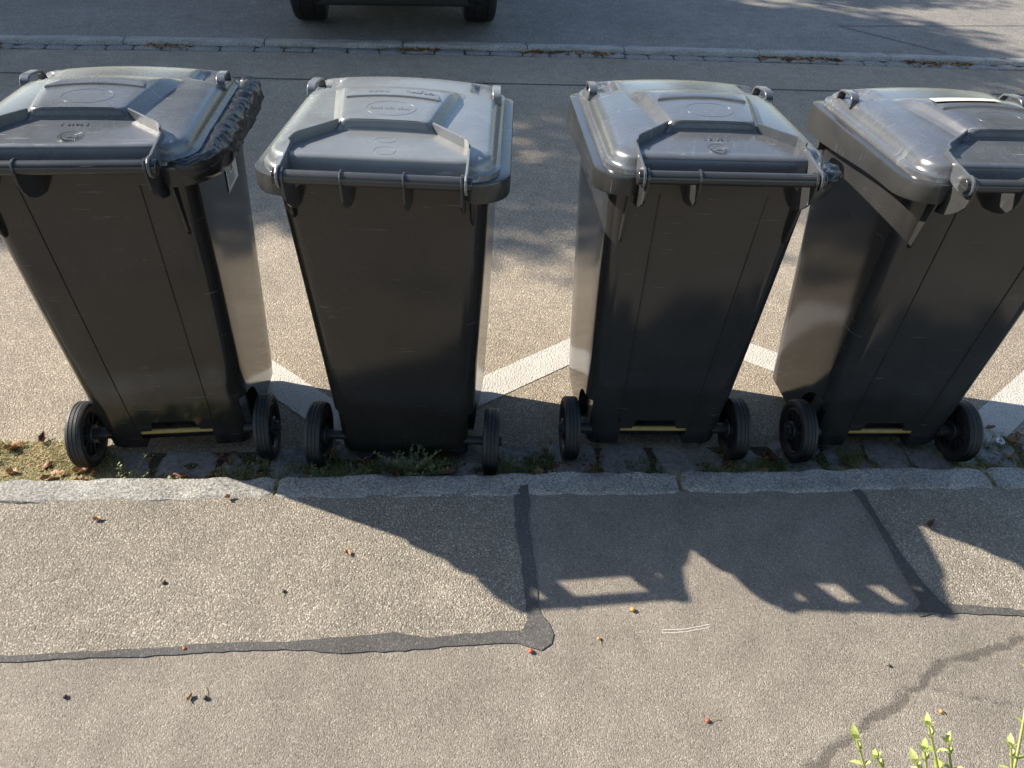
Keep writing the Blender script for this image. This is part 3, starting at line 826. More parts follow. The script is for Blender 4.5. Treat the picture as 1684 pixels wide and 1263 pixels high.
        for r_ in (0.026, 0.0215, 0.0135): b.add(ring(rx_, ry_, r_, r_, 0.0010, zl, 40, 0.0007))
        for k in range(26):      # raised ticks standing for the tiny lettering in the ring
            a = 2 * math.pi * k / 26
            c, s_ = math.cos(a), math.sin(a); q = []
            for rr_, ww in ((0.0155, 0.0007), (0.0195, 0.0007)):
                for sg in (-1, 1): q.append((rx_ + rr_ * c - sg * ww * s_, ry_ + rr_ * s_ + sg * ww * c))
            zz = zl(rx_, ry_) + 0.0006
            b.add(([(q[0][0], q[0][1], zz), (q[1][0], q[1][1], zz), (q[3][0], q[3][1], zz), (q[2][0], q[2][1], zz)] + [(p[0], p[1], zz - 0.003) for p in (q[0], q[1], q[3], q[2])],
                   [(0, 1, 2, 3), (0, 4, 5, 1), (1, 5, 6, 2), (2, 6, 7, 3), (3, 7, 4, 0)]))
        for (bx, by, bw, bh) in ((-0.006, 0.004, 0.004, 0.0012), (0.004, 0.004, 0.003, 0.0012), (0, -0.004, 0.0085, 0.0012), (0, 0.0, 0.0012, 0.006)):
            b.add(box(rx_ + bx - bw, rx_ + bx + bw, ry_ + by - bh, ry_ + by + bh, zl(rx_, ry_) - 0.002, zl(rx_, ry_) + 0.0006))
        b.build('round_stamp', mat_l, lid)
    else:
        b = MB()
        for (cx, cy, r1, r2) in ((0.005, -0.02, 0.022, 0.012), (0.01, -0.068, 0.024, 0.018)): b.add(ring(cx, cy, r1, r2, 0.0009, zl, 40, 0.0005))
        b.build('round_stamp', mat_l, lid)
    b = MB().add(ring(0.004, 0.098, 0.058, 0.042, 0.0011, pz, 56, 0.0006))
    if kind == 'B':
        for k in range(16):      # slanted strokes of the illegible script in the oval
            if k in (5, 10): continue
            x = -0.042 + 0.0058 * k; hh = 0.010 if k % 4 else 0.016
            zz = pz(x, 0.098) + 0.0012
            b.add(([(x, 0.09, zz), (x + 0.0022, 0.09, zz), (x + 0.0022 - 0.003, 0.09 + hh, zz), (x - 0.003, 0.09 + hh, zz)], [(0, 1, 2, 3)]))
    b.build('oval_emblem', mat_l, lid)
    if kind == 'B':
        plz = lambda a, c: pz(a, c) + 0.0035
        put_text('maker_name', 'KUHL', 0.026, 0.060, 0.200, math.pi, plz)
        b = MB()
        for k in range(4):
            x = -0.066 + k * 0.013
            for sg in (0, 1):
                y0 = 0.200 - 0.008 * sg
                zz = plz(x, 0.2) + 0.0014
                q = [(x, 0.200), (x + 0.005, 0.200), (x + 0.011, 0.200 + (0.009 if sg else -0.009)), (x + 0.006, 0.200 + (0.009 if sg else -0.009))]
                b.add(([(a, c, zz) for a, c in q], [(0, 1, 2, 3)]))
        b.build('maker_emblem', mat_l, lid)
    if opts.get('cream'):
        q = [(-0.112, 0.200), (0.066, 0.206), (0.070, 0.246), (-0.104, 0.246)]
        n = 6; vv = []; ff = []
        for k in range(n + 1):
            for (a, c) in ((q[0], q[1]), (q[3], q[2])):
                x = a[0] + (c[0] - a[0]) * k / n; y = a[1] + (c[1] - a[1]) * k / n
                vv.append((x, y, pz(x, y) + 0.0062 * (1 - sst(0.18, 0.262, y)) + 0.0012))
        for k in range(n): ff.append((2 * k, 2 * k + 2, 2 * k + 3, 2 * k + 1))
        o = mesh_obj('paper_label', vv, ff, M['cream'], lid); o['label'] = 'cream rectangular paper label on the lid'
        sm = o.modifiers.new('s', 'SOLIDIFY'); sm.thickness = 0.0006
    if opts.get('sticker'):
        cz, cy = 0.812, 0.258; a = R(-1); hw_, hh = 0.060, 0.038
        st = empty('sticker'); st.parent = root
        bpy.data.objects.remove(st)
        def side_pt(u, v_, lift):
            y = cy + u * math.cos(a) - v_ * math.sin(a); z = cz + u * math.sin(a) + v_ * math.cos(a)
            return (wside(z, y) + lift, y, z)
        stk = mesh_obj('sticker', [side_pt(u, v_, 0.0022) for u, v_ in ((-hw_, -hh), (hw_, -hh), (hw_, hh), (-hw_, hh))], [(0, 1, 2, 3)], M['label'], root)
        stk['label'] = 'white tilted sticker with grey print'
        b = MB()
        for (u0, u1, v0, v1) in ((-0.052, -0.012, 0.022, 0.027), (-0.052, -0.020, 0.012, 0.016), (-0.010, 0.012, 0.004, 0.028), (0.020, 0.050, 0.022, 0.025), (0.020, 0.044, 0.015, 0.018), (-0.052, -0.018, 0.002, 0.005),
                                 (-0.050, 0.030, -0.008, -0.005), (-0.050, 0.020, -0.016, -0.013), (-0.050, 0.026, -0.024, -0.021)):
            b.add(([side_pt(u, v_, 0.0030) for u, v_ in ((u0, v0), (u1, v0), (u1, v1), (u0, v1))], [(0, 1, 2, 3)]))
        b.build('print', M['labelink'], stk)
    return root, wside

bins = [
    ('A', (-0.8588, 1.7152, 0), 3.18, 'black wheelie bin with a bag bulging from its rim and a white side sticker', dict(date=(0.0, -0.004), stamp=(0.006, -0.062), sticker=True)),
    ('B', (-0.1718, 1.6739, 0), -4.07, 'paler-lidded black wheelie bin with smooth back and two middle handle brackets', dict()),
    ('A', (0.5999, 1.7044, 0), -1.08, 'black wheelie bin with glossy lid and yellow axle, second from the right', dict(date=(-0.002, -0.014), stamp=(-0.006, -0.062))),
    ('A', (1.330, 1.6829, 0), -0.78, 'black wheelie bin with a cream paper label on its lid', dict(date=(0.03, -0.014), stamp=(0.03, -0.062), cream=True)),
]
roots = []
for i, (k, loc, t, lab, op) in enumerate(bins):
    roots.append(make_bin(i, k, loc, R(t), lab, op))

# bags that stick out under the lids
def make_bag(name, root, path, prof, seed, label):
    """path: list of (x,y,nx,ny) along the rim with outward normal; prof: (offset, dz)"""
    vv = []; ff = []; n = len(prof); sl = 0.0; pv = None
    for i, (x, y, nx_, ny_, wgt) in enumerate(path):
        if pv: sl += math.hypot(x - pv[0], y - pv[1])
        pv = (x, y)
        for j, (o, dz) in enumerate(prof):
            jj = j / (n - 1)
            k1 = noise.noise(Vector((sl * 9 + seed + jj * 1.2, jj * 1.5, 0)))
            k2 = noise.noise(Vector((sl * 30 + seed - jj * 3.0, jj * 2.5, 7)))
            k3 = abs(noise.noise(Vector((sl * 75 + seed + jj * 2, jj * 1.5, 17))))
            k4 = abs(noise.noise(Vector((sl * 22 - jj * 5 + seed, jj * 3.0, 27))))
            puck = math.exp(-((jj - 0.24) / 0.20) ** 2)
            rg1 = (1 - abs(noise.noise(Vector((sl * 16 - jj * 3.2 + seed, jj * 1.6 + sl * 5, 31))))) ** 7
            rg2 = (1 - abs(noise.noise(Vector((sl * 11 + jj * 4.5 + seed, jj * 2.2 - sl * 7, 41))))) ** 8
            rg3 = (1 - abs(noise.noise(Vector((sl * 52 + seed + jj, jj * 0.8, 51))))) ** 3
            oo = (o + 0.006 * k1 + 0.0042 * rg1 + 0.0036 * rg2 + 0.0025 * k2) * wgt - (1 - wgt) * 0.016 if 0 < j else o
            zz = dz * wgt + (0.003 * k2 + 0.002 * rg2 + puck * 0.007 * (rg3 - 0.5)) * (1 if j else 0)
            if j >= n - 2: zz += 0.012 * noise.noise(Vector((sl * 4 + seed, 3, 3)))
            vv.append((x + nx_ * oo, y + ny_ * oo, zr(y) + zz))
    for i in range(len(path) - 1):
        for j in range(n - 1):
            a = i * n + j; ff.append((a, a + n, a + n + 1, a + 1))
    o = mesh_obj(name, vv, ff, M['bag'], None, 180)
    o.location = root.location; o.rotation_euler = root.rotation_euler
    sm = o.modifiers.new('s', 'SOLIDIFY'); sm.thickness = 0.0015
    return tag(o, label, 'plastic bag')
def rim_path(a, b, step=0.005):
    pl = rpoly([(-0.290, YB), (0.290, YB), (0.290, YF), (-0.290, YF)], [0.085, 0.085, 0.035, 0.035], 24, 160)
    out = []
    acc = 0; prev = None; cur = []
    for i, p in enumerate(pl):
        q = pl[(i + 1) % len(pl)]; t = (q - pl[i - 1]).normalized()
        cur.append((p.x, p.y, t.y, -t.x))
    return cur
rp_all = rim_path(0, 1)
def sub_path(cond, wfun):
    idx = [i for i, p in enumerate(rp_all) if cond(p)]
    return [(*rp_all[i], wfun(rp_all[i])) for i in idx]
bp0 = [(-0.026, 0.010), (-0.010, 0.016), (0.004, 0.015), (0.012, 0.009), (0.018, 0.000), (0.0195, -0.013), (0.018, -0.028), (0.014, -0.043), (0.009, -0.055), (0.004, -0.060)]
bag_prof = []
for q0, q1 in zip(bp0[:-1], bp0[1:]):
    for t_ in (0, 1 / 3, 2 / 3): bag_prof.append((q0[0] + (q1[0] - q0[0]) * t_, q0[1] + (q1[1] - q0[1]) * t_))
bag_prof.append(bp0[-1])
p1 = sub_path(lambda p: (p[0] > 0.205 and p[1] < YF) and not (p[1] > YF - 0.002), lambda p: max(0.12, sst(0.19, 0.275, p[0]) * (0.55 + 0.45 * sst(-0.10, 0.06, p[1])) + 0.12))
make_bag('plastic_bag', roots[0][0], p1, bag_prof, 2.0, 'crumpled black plastic bag hanging over the rim of the leftmost bin')
p2 = sub_path(lambda p: (p[0] > 0.215 and p[1] < 0.02), lambda p: 0.2 + 0.6 * sst(0.22, 0.27, p[0]) * (1 - sst(-0.07, 0.02, p[1])))
make_bag('plastic_bag', roots[2][0], p2, [(o * 0.85, dz * 0.45 + 0.006) for o, dz in bag_prof[:24]], 9.0, 'small tuft of black bag poking out beside the hinge of a bin')

# ------------------------------------------------------------------ parked van on the far strip
def make_van():
    root = empty('parked_van', (-0.52, 6.72, FZ), R(3.5))
    tag(root, 'dark parked van across the road, only its tyres and underside in view', 'van')
    paint_ = N('van_paint'); paint_.set(Base_Color=(0.012, 0.014, 0.018), Roughness=0.3); paint_.b.inputs['Coat Weight'].default_value = 0.6
    glass = N('van_glass'); glass.set(Base_Color=(0.02, 0.025, 0.028), Roughness=0.06)
    lamp = N('van_lamp'); lamp.set(Base_Color=(0.6, 0.6, 0.6), Roughness=0.15)
    blk = simple('van_trim', (0.015, 0.015, 0.016), 0.6)
    alu = simple('van_rim_alloy', (0.45, 0.45, 0.46), 0.35, 0.8)
    # side profile (y from the front bumper -0.72 to the rear 3.5), sections across x
    prof = [(-0.66, 0.37), (-0.74, 0.42), (-0.75, 0.55), (-0.68, 0.80), (-0.45, 0.98), (0.12, 1.10), (0.62, 1.66), (1.0, 1.80), (2.4, 1.84), (3.3, 1.78), (3.45, 1.2), (3.47, 0.5), (3.40, 0.36)]
    loops = []
    for x, sx in ((-0.83, 0.93), (-0.80, 0.985), (-0.6, 1.0), (0, 1.01), (0.6, 1.0), (0.80, 0.985), (0.83, 0.93)):
        lp = []
        for y, z in prof:
            cy, cz = 1.35, 0.7
            tum = 0.0
            if z > 1.05: tum = (z - 1.05) * 0.16
            xx = x * (1 - tum)
            lp.append((xx, cy + (y - cy) * sx, cz + (z - cz) * sx))
        loops.append(lp)
    vv, ff = loft(loops)
    b = mesh_obj('body', vv, ff, paint_.m, root, 40)
    cuts = []
    for y in (0.0, 2.65):
        for s_ in (-1, 1):
            cuts.append(mesh_obj('cut', *cyl_x(0.5 if s_ > 0 else -1.2, 1.2 if s_ > 0 else -0.5, y, 0.335, 0.40, 32), None, root))
    for c in cuts:
        md = b.modifiers.new('b', 'BOOLEAN'); md.operation = 'DIFFERENCE'; md.object = c; md.solver = 'EXACT'
    bpy.context.view_layer.update(); bake(b)
    for c in cuts: bpy.data.objects.remove(c)
    b.data.shade_smooth(); b.data.set_sharp_from_angle(angle=R(35))
    bevel(mesh_obj('bumper', *box(-0.80, 0.80, -0.80, -0.60, 0.33, 0.56), blk, root), 0.03, 3)
    bevel(mesh_obj('underbody', *box(-0.62, 0.62, -0.30, 3.2, 0.17, 0.42), blk, root), 0.02)
    for s_ in (-1, 1):
        bevel(mesh_obj('headlight', *box(s_ * 0.62 - 0.13, s_ * 0.62 + 0.13, -0.735, -0.6, 0.66, 0.80), lamp.m, root), 0.03, 3)
        mir = bevel(mesh_obj('mirror', *box(s_ * 0.92 - 0.09, s_ * 0.92 + 0.09, 0.30, 0.40, 1.08, 1.28), paint_.m, root), 0.03, 3)
        mesh_obj('side_window', [(s_ * 0.815, 0.45, 1.14), (s_ * 0.815, 1.4, 1.14), (s_ * 0.748, 1.4, 1.62), (s_ * 0.748, 0.72, 1.62)], [(0, 1, 2, 3)], glass.m, root)
        mesh_obj('door_handle', *box(s_ * 0.835 - 0.012, s_ * 0.835 + 0.012, 1.2, 1.36, 0.98, 1.01), blk, root)
    mesh_obj('windscreen', [(-0.70, 0.10, 1.125), (0.70, 0.10, 1.125), (0.66, 0.58, 1.665), (-0.66, 0.58, 1.665)], [(0, 1, 2, 3)], glass.m, root)
    mesh_obj('number_plate', *box(-0.26, 0.26, -0.812, -0.80, 0.42, 0.53), M['label'], root)
    for y in (0.0, 2.65):
        for s_ in (-1, 1):
            n = 48
            prof_t = [(-0.085, 0.19), (-0.10, 0.22), (-0.102, 0.26), (-0.092, 0.295), (-0.075, 0.307), (-0.045, 0.31), (-0.04, 0.304), (-0.034, 0.31), (0.034, 0.31), (0.04, 0.304), (0.045, 0.31), (0.075, 0.307), (0.092, 0.295), (0.102, 0.26), (0.10, 0.22), (0.085, 0.19)]
            vv = [(px, r_ * math.cos(2 * math.pi * k / n), r_ * math.sin(2 * math.pi * k / n)) for k in range(n) for px, r_ in prof_t]; mm = len(prof_t)
            ff = [(k * mm + j, ((k + 1) % n) * mm + j, ((k + 1) % n) * mm + (j + 1) % mm, k * mm + (j + 1) % mm) for k in range(n) for j in range(mm)]
            wh = mesh_obj('wheel', vv, ff, M['rubber'], root, 40); wh.location = (s_ * 0.675, y, 0.335); wh.scale = (1.28, 1.08, 1.08)
            bb = MB()
            bb.add(cyl_x(-0.06, 0.05, 0, 0, 0.195, 40))
            for k in range(10):
                a = 2 * math.pi * k / 10; c, s2 = math.cos(a), math.sin(a); q = []
                for r_, h_ in ((0.03, 0.02), (0.185, 0.026)):
                    for sg in (-1, 1): q.append((r_ * c - sg * h_ * s2, r_ * s2 + sg * h_ * c))
                x0, x1 = (0.05, 0.075) if s_ > 0 else (-0.085, -0.06)
                bb.add(([(x0, *q[0]), (x0, *q[1]), (x0, *q[3]), (x0, *q[2]), (x1, *q[0]), (x1, *q[1]), (x1, *q[3]), (x1, *q[2])], [(0, 3, 2, 1), (4, 5, 6, 7), (0, 1, 5, 4), (1, 2, 6, 5), (2, 3, 7, 6), (3, 0, 4, 7)]))
            bb.build('wheel_rim', alu, wh)
    return root
make_van()

# ------------------------------------------------------------------ small growth and litter
def set_tint(me, per_face_vals, verts_per=None):
    a = me.attributes.new('tint', 'FLOAT', 'FACE'); a.data.foreach_set('value', per_face_vals)
M['grass'] = leafmat('gutter_grass', [(0.065, 0.095, 0.020), (0.15, 0.175, 0.05), (0.31, 0.29, 0.12), (0.48, 0.40, 0.22)], 0.7, 0.25)
M['dry'] = leafmat('dry_leaf', [(0.075, 0.032, 0.014), (0.19, 0.085, 0.03), (0.33, 0.18, 0.068), (0.44, 0.29, 0.14)], 0.6, 0.15)
M['weed'] = leafmat('weed_leaf', [(0.08, 0.115, 0.035), (0.17, 0.205, 0.085), (0.27, 0.30, 0.15)], 0.6, 0.25)
M['twigleaf'] = leafmat('shrub_leaf', [(0.17, 0.22, 0.05), (0.33, 0.39, 0.11), (0.47, 0.50, 0.20)], 0.45, 0.35)
M['twigstem'] = simple('shrub_stem', (0.26, 0.27, 0.08), 0.6, 0, 80, 0.2)
M['berry'] = simple('berry_skin', (0.42, 0.20, 0.05), 0.4, 0, 200, 0.3)
M['berryred'] = simple('berry_red', (0.38, 0.07, 0.025), 0.4, 0, 200, 0.3)
M['seed'] = simple('dark_seed', (0.035, 0.022, 0.014), 0.6, 0, 200, 0.3)

def blade(b, vals, x, y, z, L_, wd, az, tilt, tint):
    d = Vector((math.cos(az), math.sin(az), 0)); u = Vector((0, 0, 1)); s_ = Vector((-math.sin(az), math.cos(az), 0))
    p = Vector((x, y, z)); o = len(b.v)
    m1 = p + d * (L_ * 0.45 * math.sin(tilt)) + u * (L_ * 0.55 * math.cos(tilt))
    e = p + d * (L_ * math.sin(tilt) * 1.15) + u * (L_ * 0.85 * math.cos(tilt))
    b.v += [tuple(p - s_ * wd), tuple(p + s_ * wd), tuple(m1 + s_ * wd * 0.8), tuple(m1 - s_ * wd * 0.8), tuple(e)]
    b.f += [(o, o + 1, o + 2, o + 3), (o + 3, o + 2, o + 4)]; vals += [tint, tint]
def dens(x):
    if x < -1.02: return 1.0
    if x < -0.84: return 0.45
    if x < -0.62: return 0.40
    if x < -0.02: return 0.95
    if x < 0.12: return 0.4
    if x < 0.47: return 0.85
    if x < 0.75: return 0.22
    if x < 0.95: return 0.6
    return 1.0
b = MB(); vals = []
rnd = random.Random(3)
for _ in range(260000):
    x = rnd.uniform(-2.3, 2.5)
    clump = noise.noise(Vector((x * 9, 0.3, 1))) * 0.5 + 0.5
    if rnd.random() > dens(x) * (0.45 + 0.95 * clump): continue
    wide = 0.13
    lefty = x < -1.02
    if lefty: wide = 0.24 * (1 if x < -1.2 else 0.6)
    if x > 1.02: wide = 0.16
    y = KY + 0.004 + abs(rnd.gauss(0, 0.5)) * wide
    if y > KY + 0.25: continue
    if noise.noise(Vector((x * 14, y * 14, 6))) < (-0.42 if lefty or x > 1.0 else -0.26): continue
    dryness = 0.40 + 0.40 * noise.noise(Vector((x * 6, y * 9, 2))) + (0.42 if lefty else 0) + rnd.uniform(-0.22, 0.22)
    moss = noise.noise(Vector((x * 7, y * 7, 12))) > -0.05
    L_ = rnd.uniform(0.007, 0.018) if moss else rnd.uniform(0.014, 0.034)
    base = -0.004 + 0.016 * max(0, 1 - (y - KY) / 0.07)
    blade(b, vals, x, y, base, L_, rnd.uniform(0.0008, 0.0022), rnd.uniform(0, 6.28), rnd.uniform(0.15, 1.3), max(0, min(1, dryness)))
for _ in range(60000):
    x = rnd.uniform(-1.75, -1.03); y = KY + 0.004 + abs(rnd.gauss(0, 0.5)) * 0.24
    if y > KY + 0.25 or noise.noise(Vector((x * 12, y * 12, 6))) < -0.38: continue
    if x > -1.12 and y > KY + 0.08: continue
    dryness = 0.82 + 0.5 * noise.noise(Vector((x * 8, y * 12, 2))) + rnd.uniform(-0.15, 0.25)
    blade(b, vals, x, y, 0.002 + 0.022 * max(0, 1 - (y - KY) / 0.12), rnd.uniform(0.008, 0.02), rnd.uniform(0.001, 0.0026), rnd.uniform(0, 6.28), rnd.uniform(0.3, 1.35), max(0, min(1, dryness)))
# wisps in the kerb joints
for jx_ in (-0.525, 0.634, 1.59):
    for _ in range(160):
        t_ = rnd.random(); y = KB + (KY - KB) * t_ - 0.01
        blade(b, vals, jx_ + rnd.uniform(-0.008, 0.008), y, 0.085, rnd.uniform(0.012, 0.03), 0.0011, rnd.uniform(0, 6.28), rnd.uniform(0.6, 1.35), rnd.uniform(0.5, 1))
o = b.build('gutter_grass', M['grass']); set_tint(o.data, vals)
tag(o, 'short dry grass and moss along the near gutter', 'grass', kind='stuff')
# far gutter growth
b = MB(); vals = []
for _ in range(9000):
    x = rnd.uniform(-5, 7)
    k = noise.noise(Vector((x * 1.7, 5.3, 1)))
    core = -1.35 < x < 0.15
    if not core and k < 0.15: continue
    if core and k < -0.25: continue
    y = far_y(x) - abs(rnd.gauss(0, 0.03))
    blade(b, vals, x, y, -0.01, rnd.uniform(0.015, 0.05), rnd.uniform(0.001, 0.003), rnd.uniform(0, 6.28), rnd.uniform(0.1, 1.1), max(0, min(1, rnd.uniform(0.1, 0.9))))
o = b.build('far_gutter_grass', M['grass']); set_tint(o.data, vals)
tag(o, 'sparse grass tufts along the far gutter', 'grass', kind='stuff')

def leaf_mesh(name, L_, W_, curl, lobes, seed, mat, tint, stalk=0.3):
    """curled leaf blade with midrib fold, optional lobed outline, thin but solid"""
    r_ = random.Random(seed); n = 9; vv = []; ff = []
    tw = r_.uniform(-0.8, 0.8)
    for i in range(n):
        t = i / (n - 1)
        wv = W_ * (math.sin(math.pi * min(1, t * 0.94 + 0.05)) ** 0.75) * 0.5
        if lobes: wv *= 0.72 + 0.42 * abs(math.sin(t * math.pi * 2.6 + r_.random()))
        x = L_ * t
        zc_ = curl * L_ * (0.6 * (t - 0.5) ** 2 * 4 - 0.2)
        for j in (-1, -0.5, 0, 0.5, 1):
            jj = j * (1 + r_.uniform(-0.12, 0.12) * (abs(j) > 0.4))
            z = zc_ + abs(j) ** 1.5 * wv * (0.75 + curl * 0.9) * (1 + 0.3 * math.sin(t * 9 + j * 2 + seed)) + tw * j * wv * (t - 0.5)
            vv.append((x, jj * wv, z))
    for i in range(n - 1):
        for j in range(4):
            a = i * 5 + j; ff.append((a, a + 1, a + 6, a + 5))
    o0 = len(vv)
    sv, sf = tube([(0.02 * L_, 0, vv[2][2]), (-stalk * L_ * 0.6, 0.03 * L_, vv[2][2] + 0.02 * L_), (-stalk * L_, 0.0, vv[2][2] + 0.10 * L_)], 0.018 * L_, 5)
    vv += [tuple(p) for p in sv]; ff += [tuple(k + o0 for k in f_) for f_ in sf]
    mn = min(p[2] for p in vv); vv = [(x - L_ * 0.45, y, z - mn) for x, y, z in vv]
    me = bpy.data.meshes.new(name); me.from_pydata(vv, [], ff); me.materials.append(mat); me.shade_smooth()
    a = me.attributes.new('tint', 'FLOAT', 'FACE'); a.data.foreach_set('value', [tint] * len(ff))
    return me
leaf_meshes = [leaf_mesh('fallen_leaf', 0.055 + 0.012 * (k % 3), 0.03 + 0.006 * (k % 2), 0.25 + 0.18 * (k % 4), k % 2, 11 + k, M['dry'], [0.35, 0.6, 0.15, 0.8, 0.5, 0.25, 0.95, 0.4][k]) for k in range(8)]
def put_leaf(k, x, y, z, sc_, rz, label, group=None, tilt=0.0):
    o = link(bpy.data.objects.new('fallen_leaf', leaf_meshes[k % 8]))
    o.location = (x, y, z); o.rotation_euler = (tilt, tilt * 0.6, rz); o.scale = (sc_,) * 3
    tag(o, label, 'leaf', group)
    sm = o.modifiers.new('s', 'SOLIDIFY'); sm.thickness = 0.0007
    return o
# leaves lying singly on the pavement
put_leaf(6, -0.973, 1.367, 0.0982, 0.42, 0.3, 'small yellow leaf on the chippings at the far left', None)
put_leaf(3, -0.646, 1.436, 0.1015, 0.36, 0.9, 'small tan leaf at the kerb seam below the leftmost bin')
put_leaf(6, -0.596, 0.859, 0.0964, 0.34, 1.2, 'small yellow leaf on the lower left pavement beside a dark seed stalk')
put_leaf(1, -0.296, 1.24, 0.0985, 0.34, 2.2, 'small brown leaf in the sunlit chippings below the bitumen-free area')
bpy.data.objects['fallen_leaf.003']['label'] = 'small brown leaf in the sunlit chippings near the shadow edge'
put_leaf(2, 1.305, 1.294, 0.0985, 0.5, 0.7, 'dark brown leaf on the shaded chippings at the right')
# larger leaves in the gutter
gl = [(-0.717, 1.668, 0, 0.85, 2.0), (-0.47, 1.62, 4, 0.6, 1.0), (-1.38, 1.735, 1, 1.0, .5), (-1.42, 1.68, 3, 0.8, 3.1), (-1.31, 1.77, 2, 0.8, 1.8), (-1.249, 1.651, 4, 0.9, 4.0), (-1.207, 1.60, 1, 1.25, 0.4), (-1.12, 1.58, 3, 0.9, 0.15), (-1.14, 1.63, 6, 1.1, 0.25),
      (-0.406, 1.690, 6, 0.8, 1.4), (-0.42, 1.63, 3, 0.5, 0.2), (-0.20, 1.60, 0, 0.85, 2.2), (-0.17, 1.565, 4, 0.8, 0.3), (-0.12, 1.59, 2, 0.8, 1.2), (-0.047, 1.607, 1, 0.75, 0.1), (0.0, 1.57, 5, 0.8, 2.7), (0.03, 1.565, 4, 0.7, 0.2), (0.06, 1.56, 1, 0.7, 0.6),
      (0.232, 1.60, 3, 0.75, 0.4), (0.25, 1.575, 1, 0.8, 2.9), (0.322, 1.585, 4, 1.0, 0.2), (0.35, 1.56, 2, 0.8, 1.7), (0.40, 1.60, 5, 0.7, 0.9), (0.53, 1.565, 0, 0.7, 0.2), (0.594, 1.575, 4, 0.8, 2.5), (0.66, 1.555, 2, 0.8, 0.5), (0.70, 1.57, 5, 0.6, 1.0), (0.944, 1.59, 4, 0.9, 0.4), (1.00, 1.66, 2, 0.8, 2.0),
      (1.806, 1.786, 4, 0.7, 0.1), (1.835, 1.716, 1, 0.9, 2.2), (1.88, 1.75, 0, 0.9, 1.0), (1.79, 1.64, 3, 0.6, 0.3), (1.93, 1.67, 5, 0.8, 0.3), (1.25, 1.56, 2, 0.7, 0.7), (1.45, 1.555, 5, 0.6, 0.2), (-0.90, 1.59, 2, 0.7, 0.9), (-0.84, 1.60, 5, 0.8, 2.9), (-0.62, 1.60, 4, 0.6, 0.2)]
for i, (x, y, k, s_, a) in enumerate(gl):
    where = ('left of' if x < -1.1 else 'below') + ' the leftmost bin' if x < -0.5 else 'below the paler-lidded bin' if x < 0.13 else 'below the bin with the glossy lid' if x < 0.97 else 'below the bin with the cream lid label' if x < 1.6 else 'right of the bin with the cream lid label'
    lab = 'curled brown leaf in the near gutter ' + where
    put_leaf(k, x, y, 0.006, s_ * 0.85, a, lab, 'brown gutter leaves ' + where, rnd.uniform(-0.25, 0.25))
for i in range(16):
    put_leaf(rnd.choice((1, 3, 4, 6, 3)), rnd.uniform(-1.62, -1.05), 1.56 + abs(rnd.gauss(0, 0.07)), 0.006, rnd.uniform(0.4, 0.78), rnd.uniform(0, 6.28), 'pale dry leaf in the sunlit heap left of the leftmost bin', 'dry leaves heaped at the far left of the gutter', rnd.uniform(-0.4, 0.4))
bpy.data.objects['fallen_leaf.005']['label'] = 'orange-brown leaf behind the right wheel of the leftmost bin'
del bpy.data.objects['fallen_leaf.005']['group']
# small crumbs of dry leaf, too many and too small to count
b = MB(); vals = []
for _ in range(9000):
    near = rnd.random() < 0.72
    if near:
        x = rnd.uniform(-2.2, 2.4); y = KY + 0.006 + abs(rnd.gauss(0, 0.085))
        if y > GY + 0.03 or (noise.noise(Vector((x * 4, 1, 9))) < -0.1 and x > -0.95): continue
        z = 0.001; s_ = rnd.uniform(0.003, 0.011)
    else:
        x = rnd.uniform(-5, 7)
        if noise.noise(Vector((x * 1.7, 5.3, 1))) < 0.0: continue
        y = far_y(x) - abs(rnd.gauss(0, 0.045)); z = 0.003; s_ = rnd.uniform(0.008, 0.026)
    a = rnd.uniform(0, 6.28); tl = rnd.uniform(-0.8, 0.8)
    q = Matrix.Rotation(a, 3, 'Z') @ Matrix.Rotation(tl, 3, 'X')
    o_ = len(b.v)
    for px, py, pz_ in ((-1, -0.5, 0), (0.1, -0.7, 0.35), (1, 0, 0), (0.1, 0.6, 0.3)):
        p = q @ Vector((px * s_, py * s_, pz_ * s_)); b.v.append((x + p.x, y + p.y, z + abs(p.z) + s_ * 0.2))
    b.f += [(o_, o_ + 1, o_ + 2), (o_, o_ + 2, o_ + 3)]; t_ = rnd.random(); vals += [t_, t_]
o = b.build('leaf_litter', M['dry']); set_tint(o.data, vals)
tag(o, 'crumbled dry leaf litter along the gutters', 'leaf litter', kind='stuff')

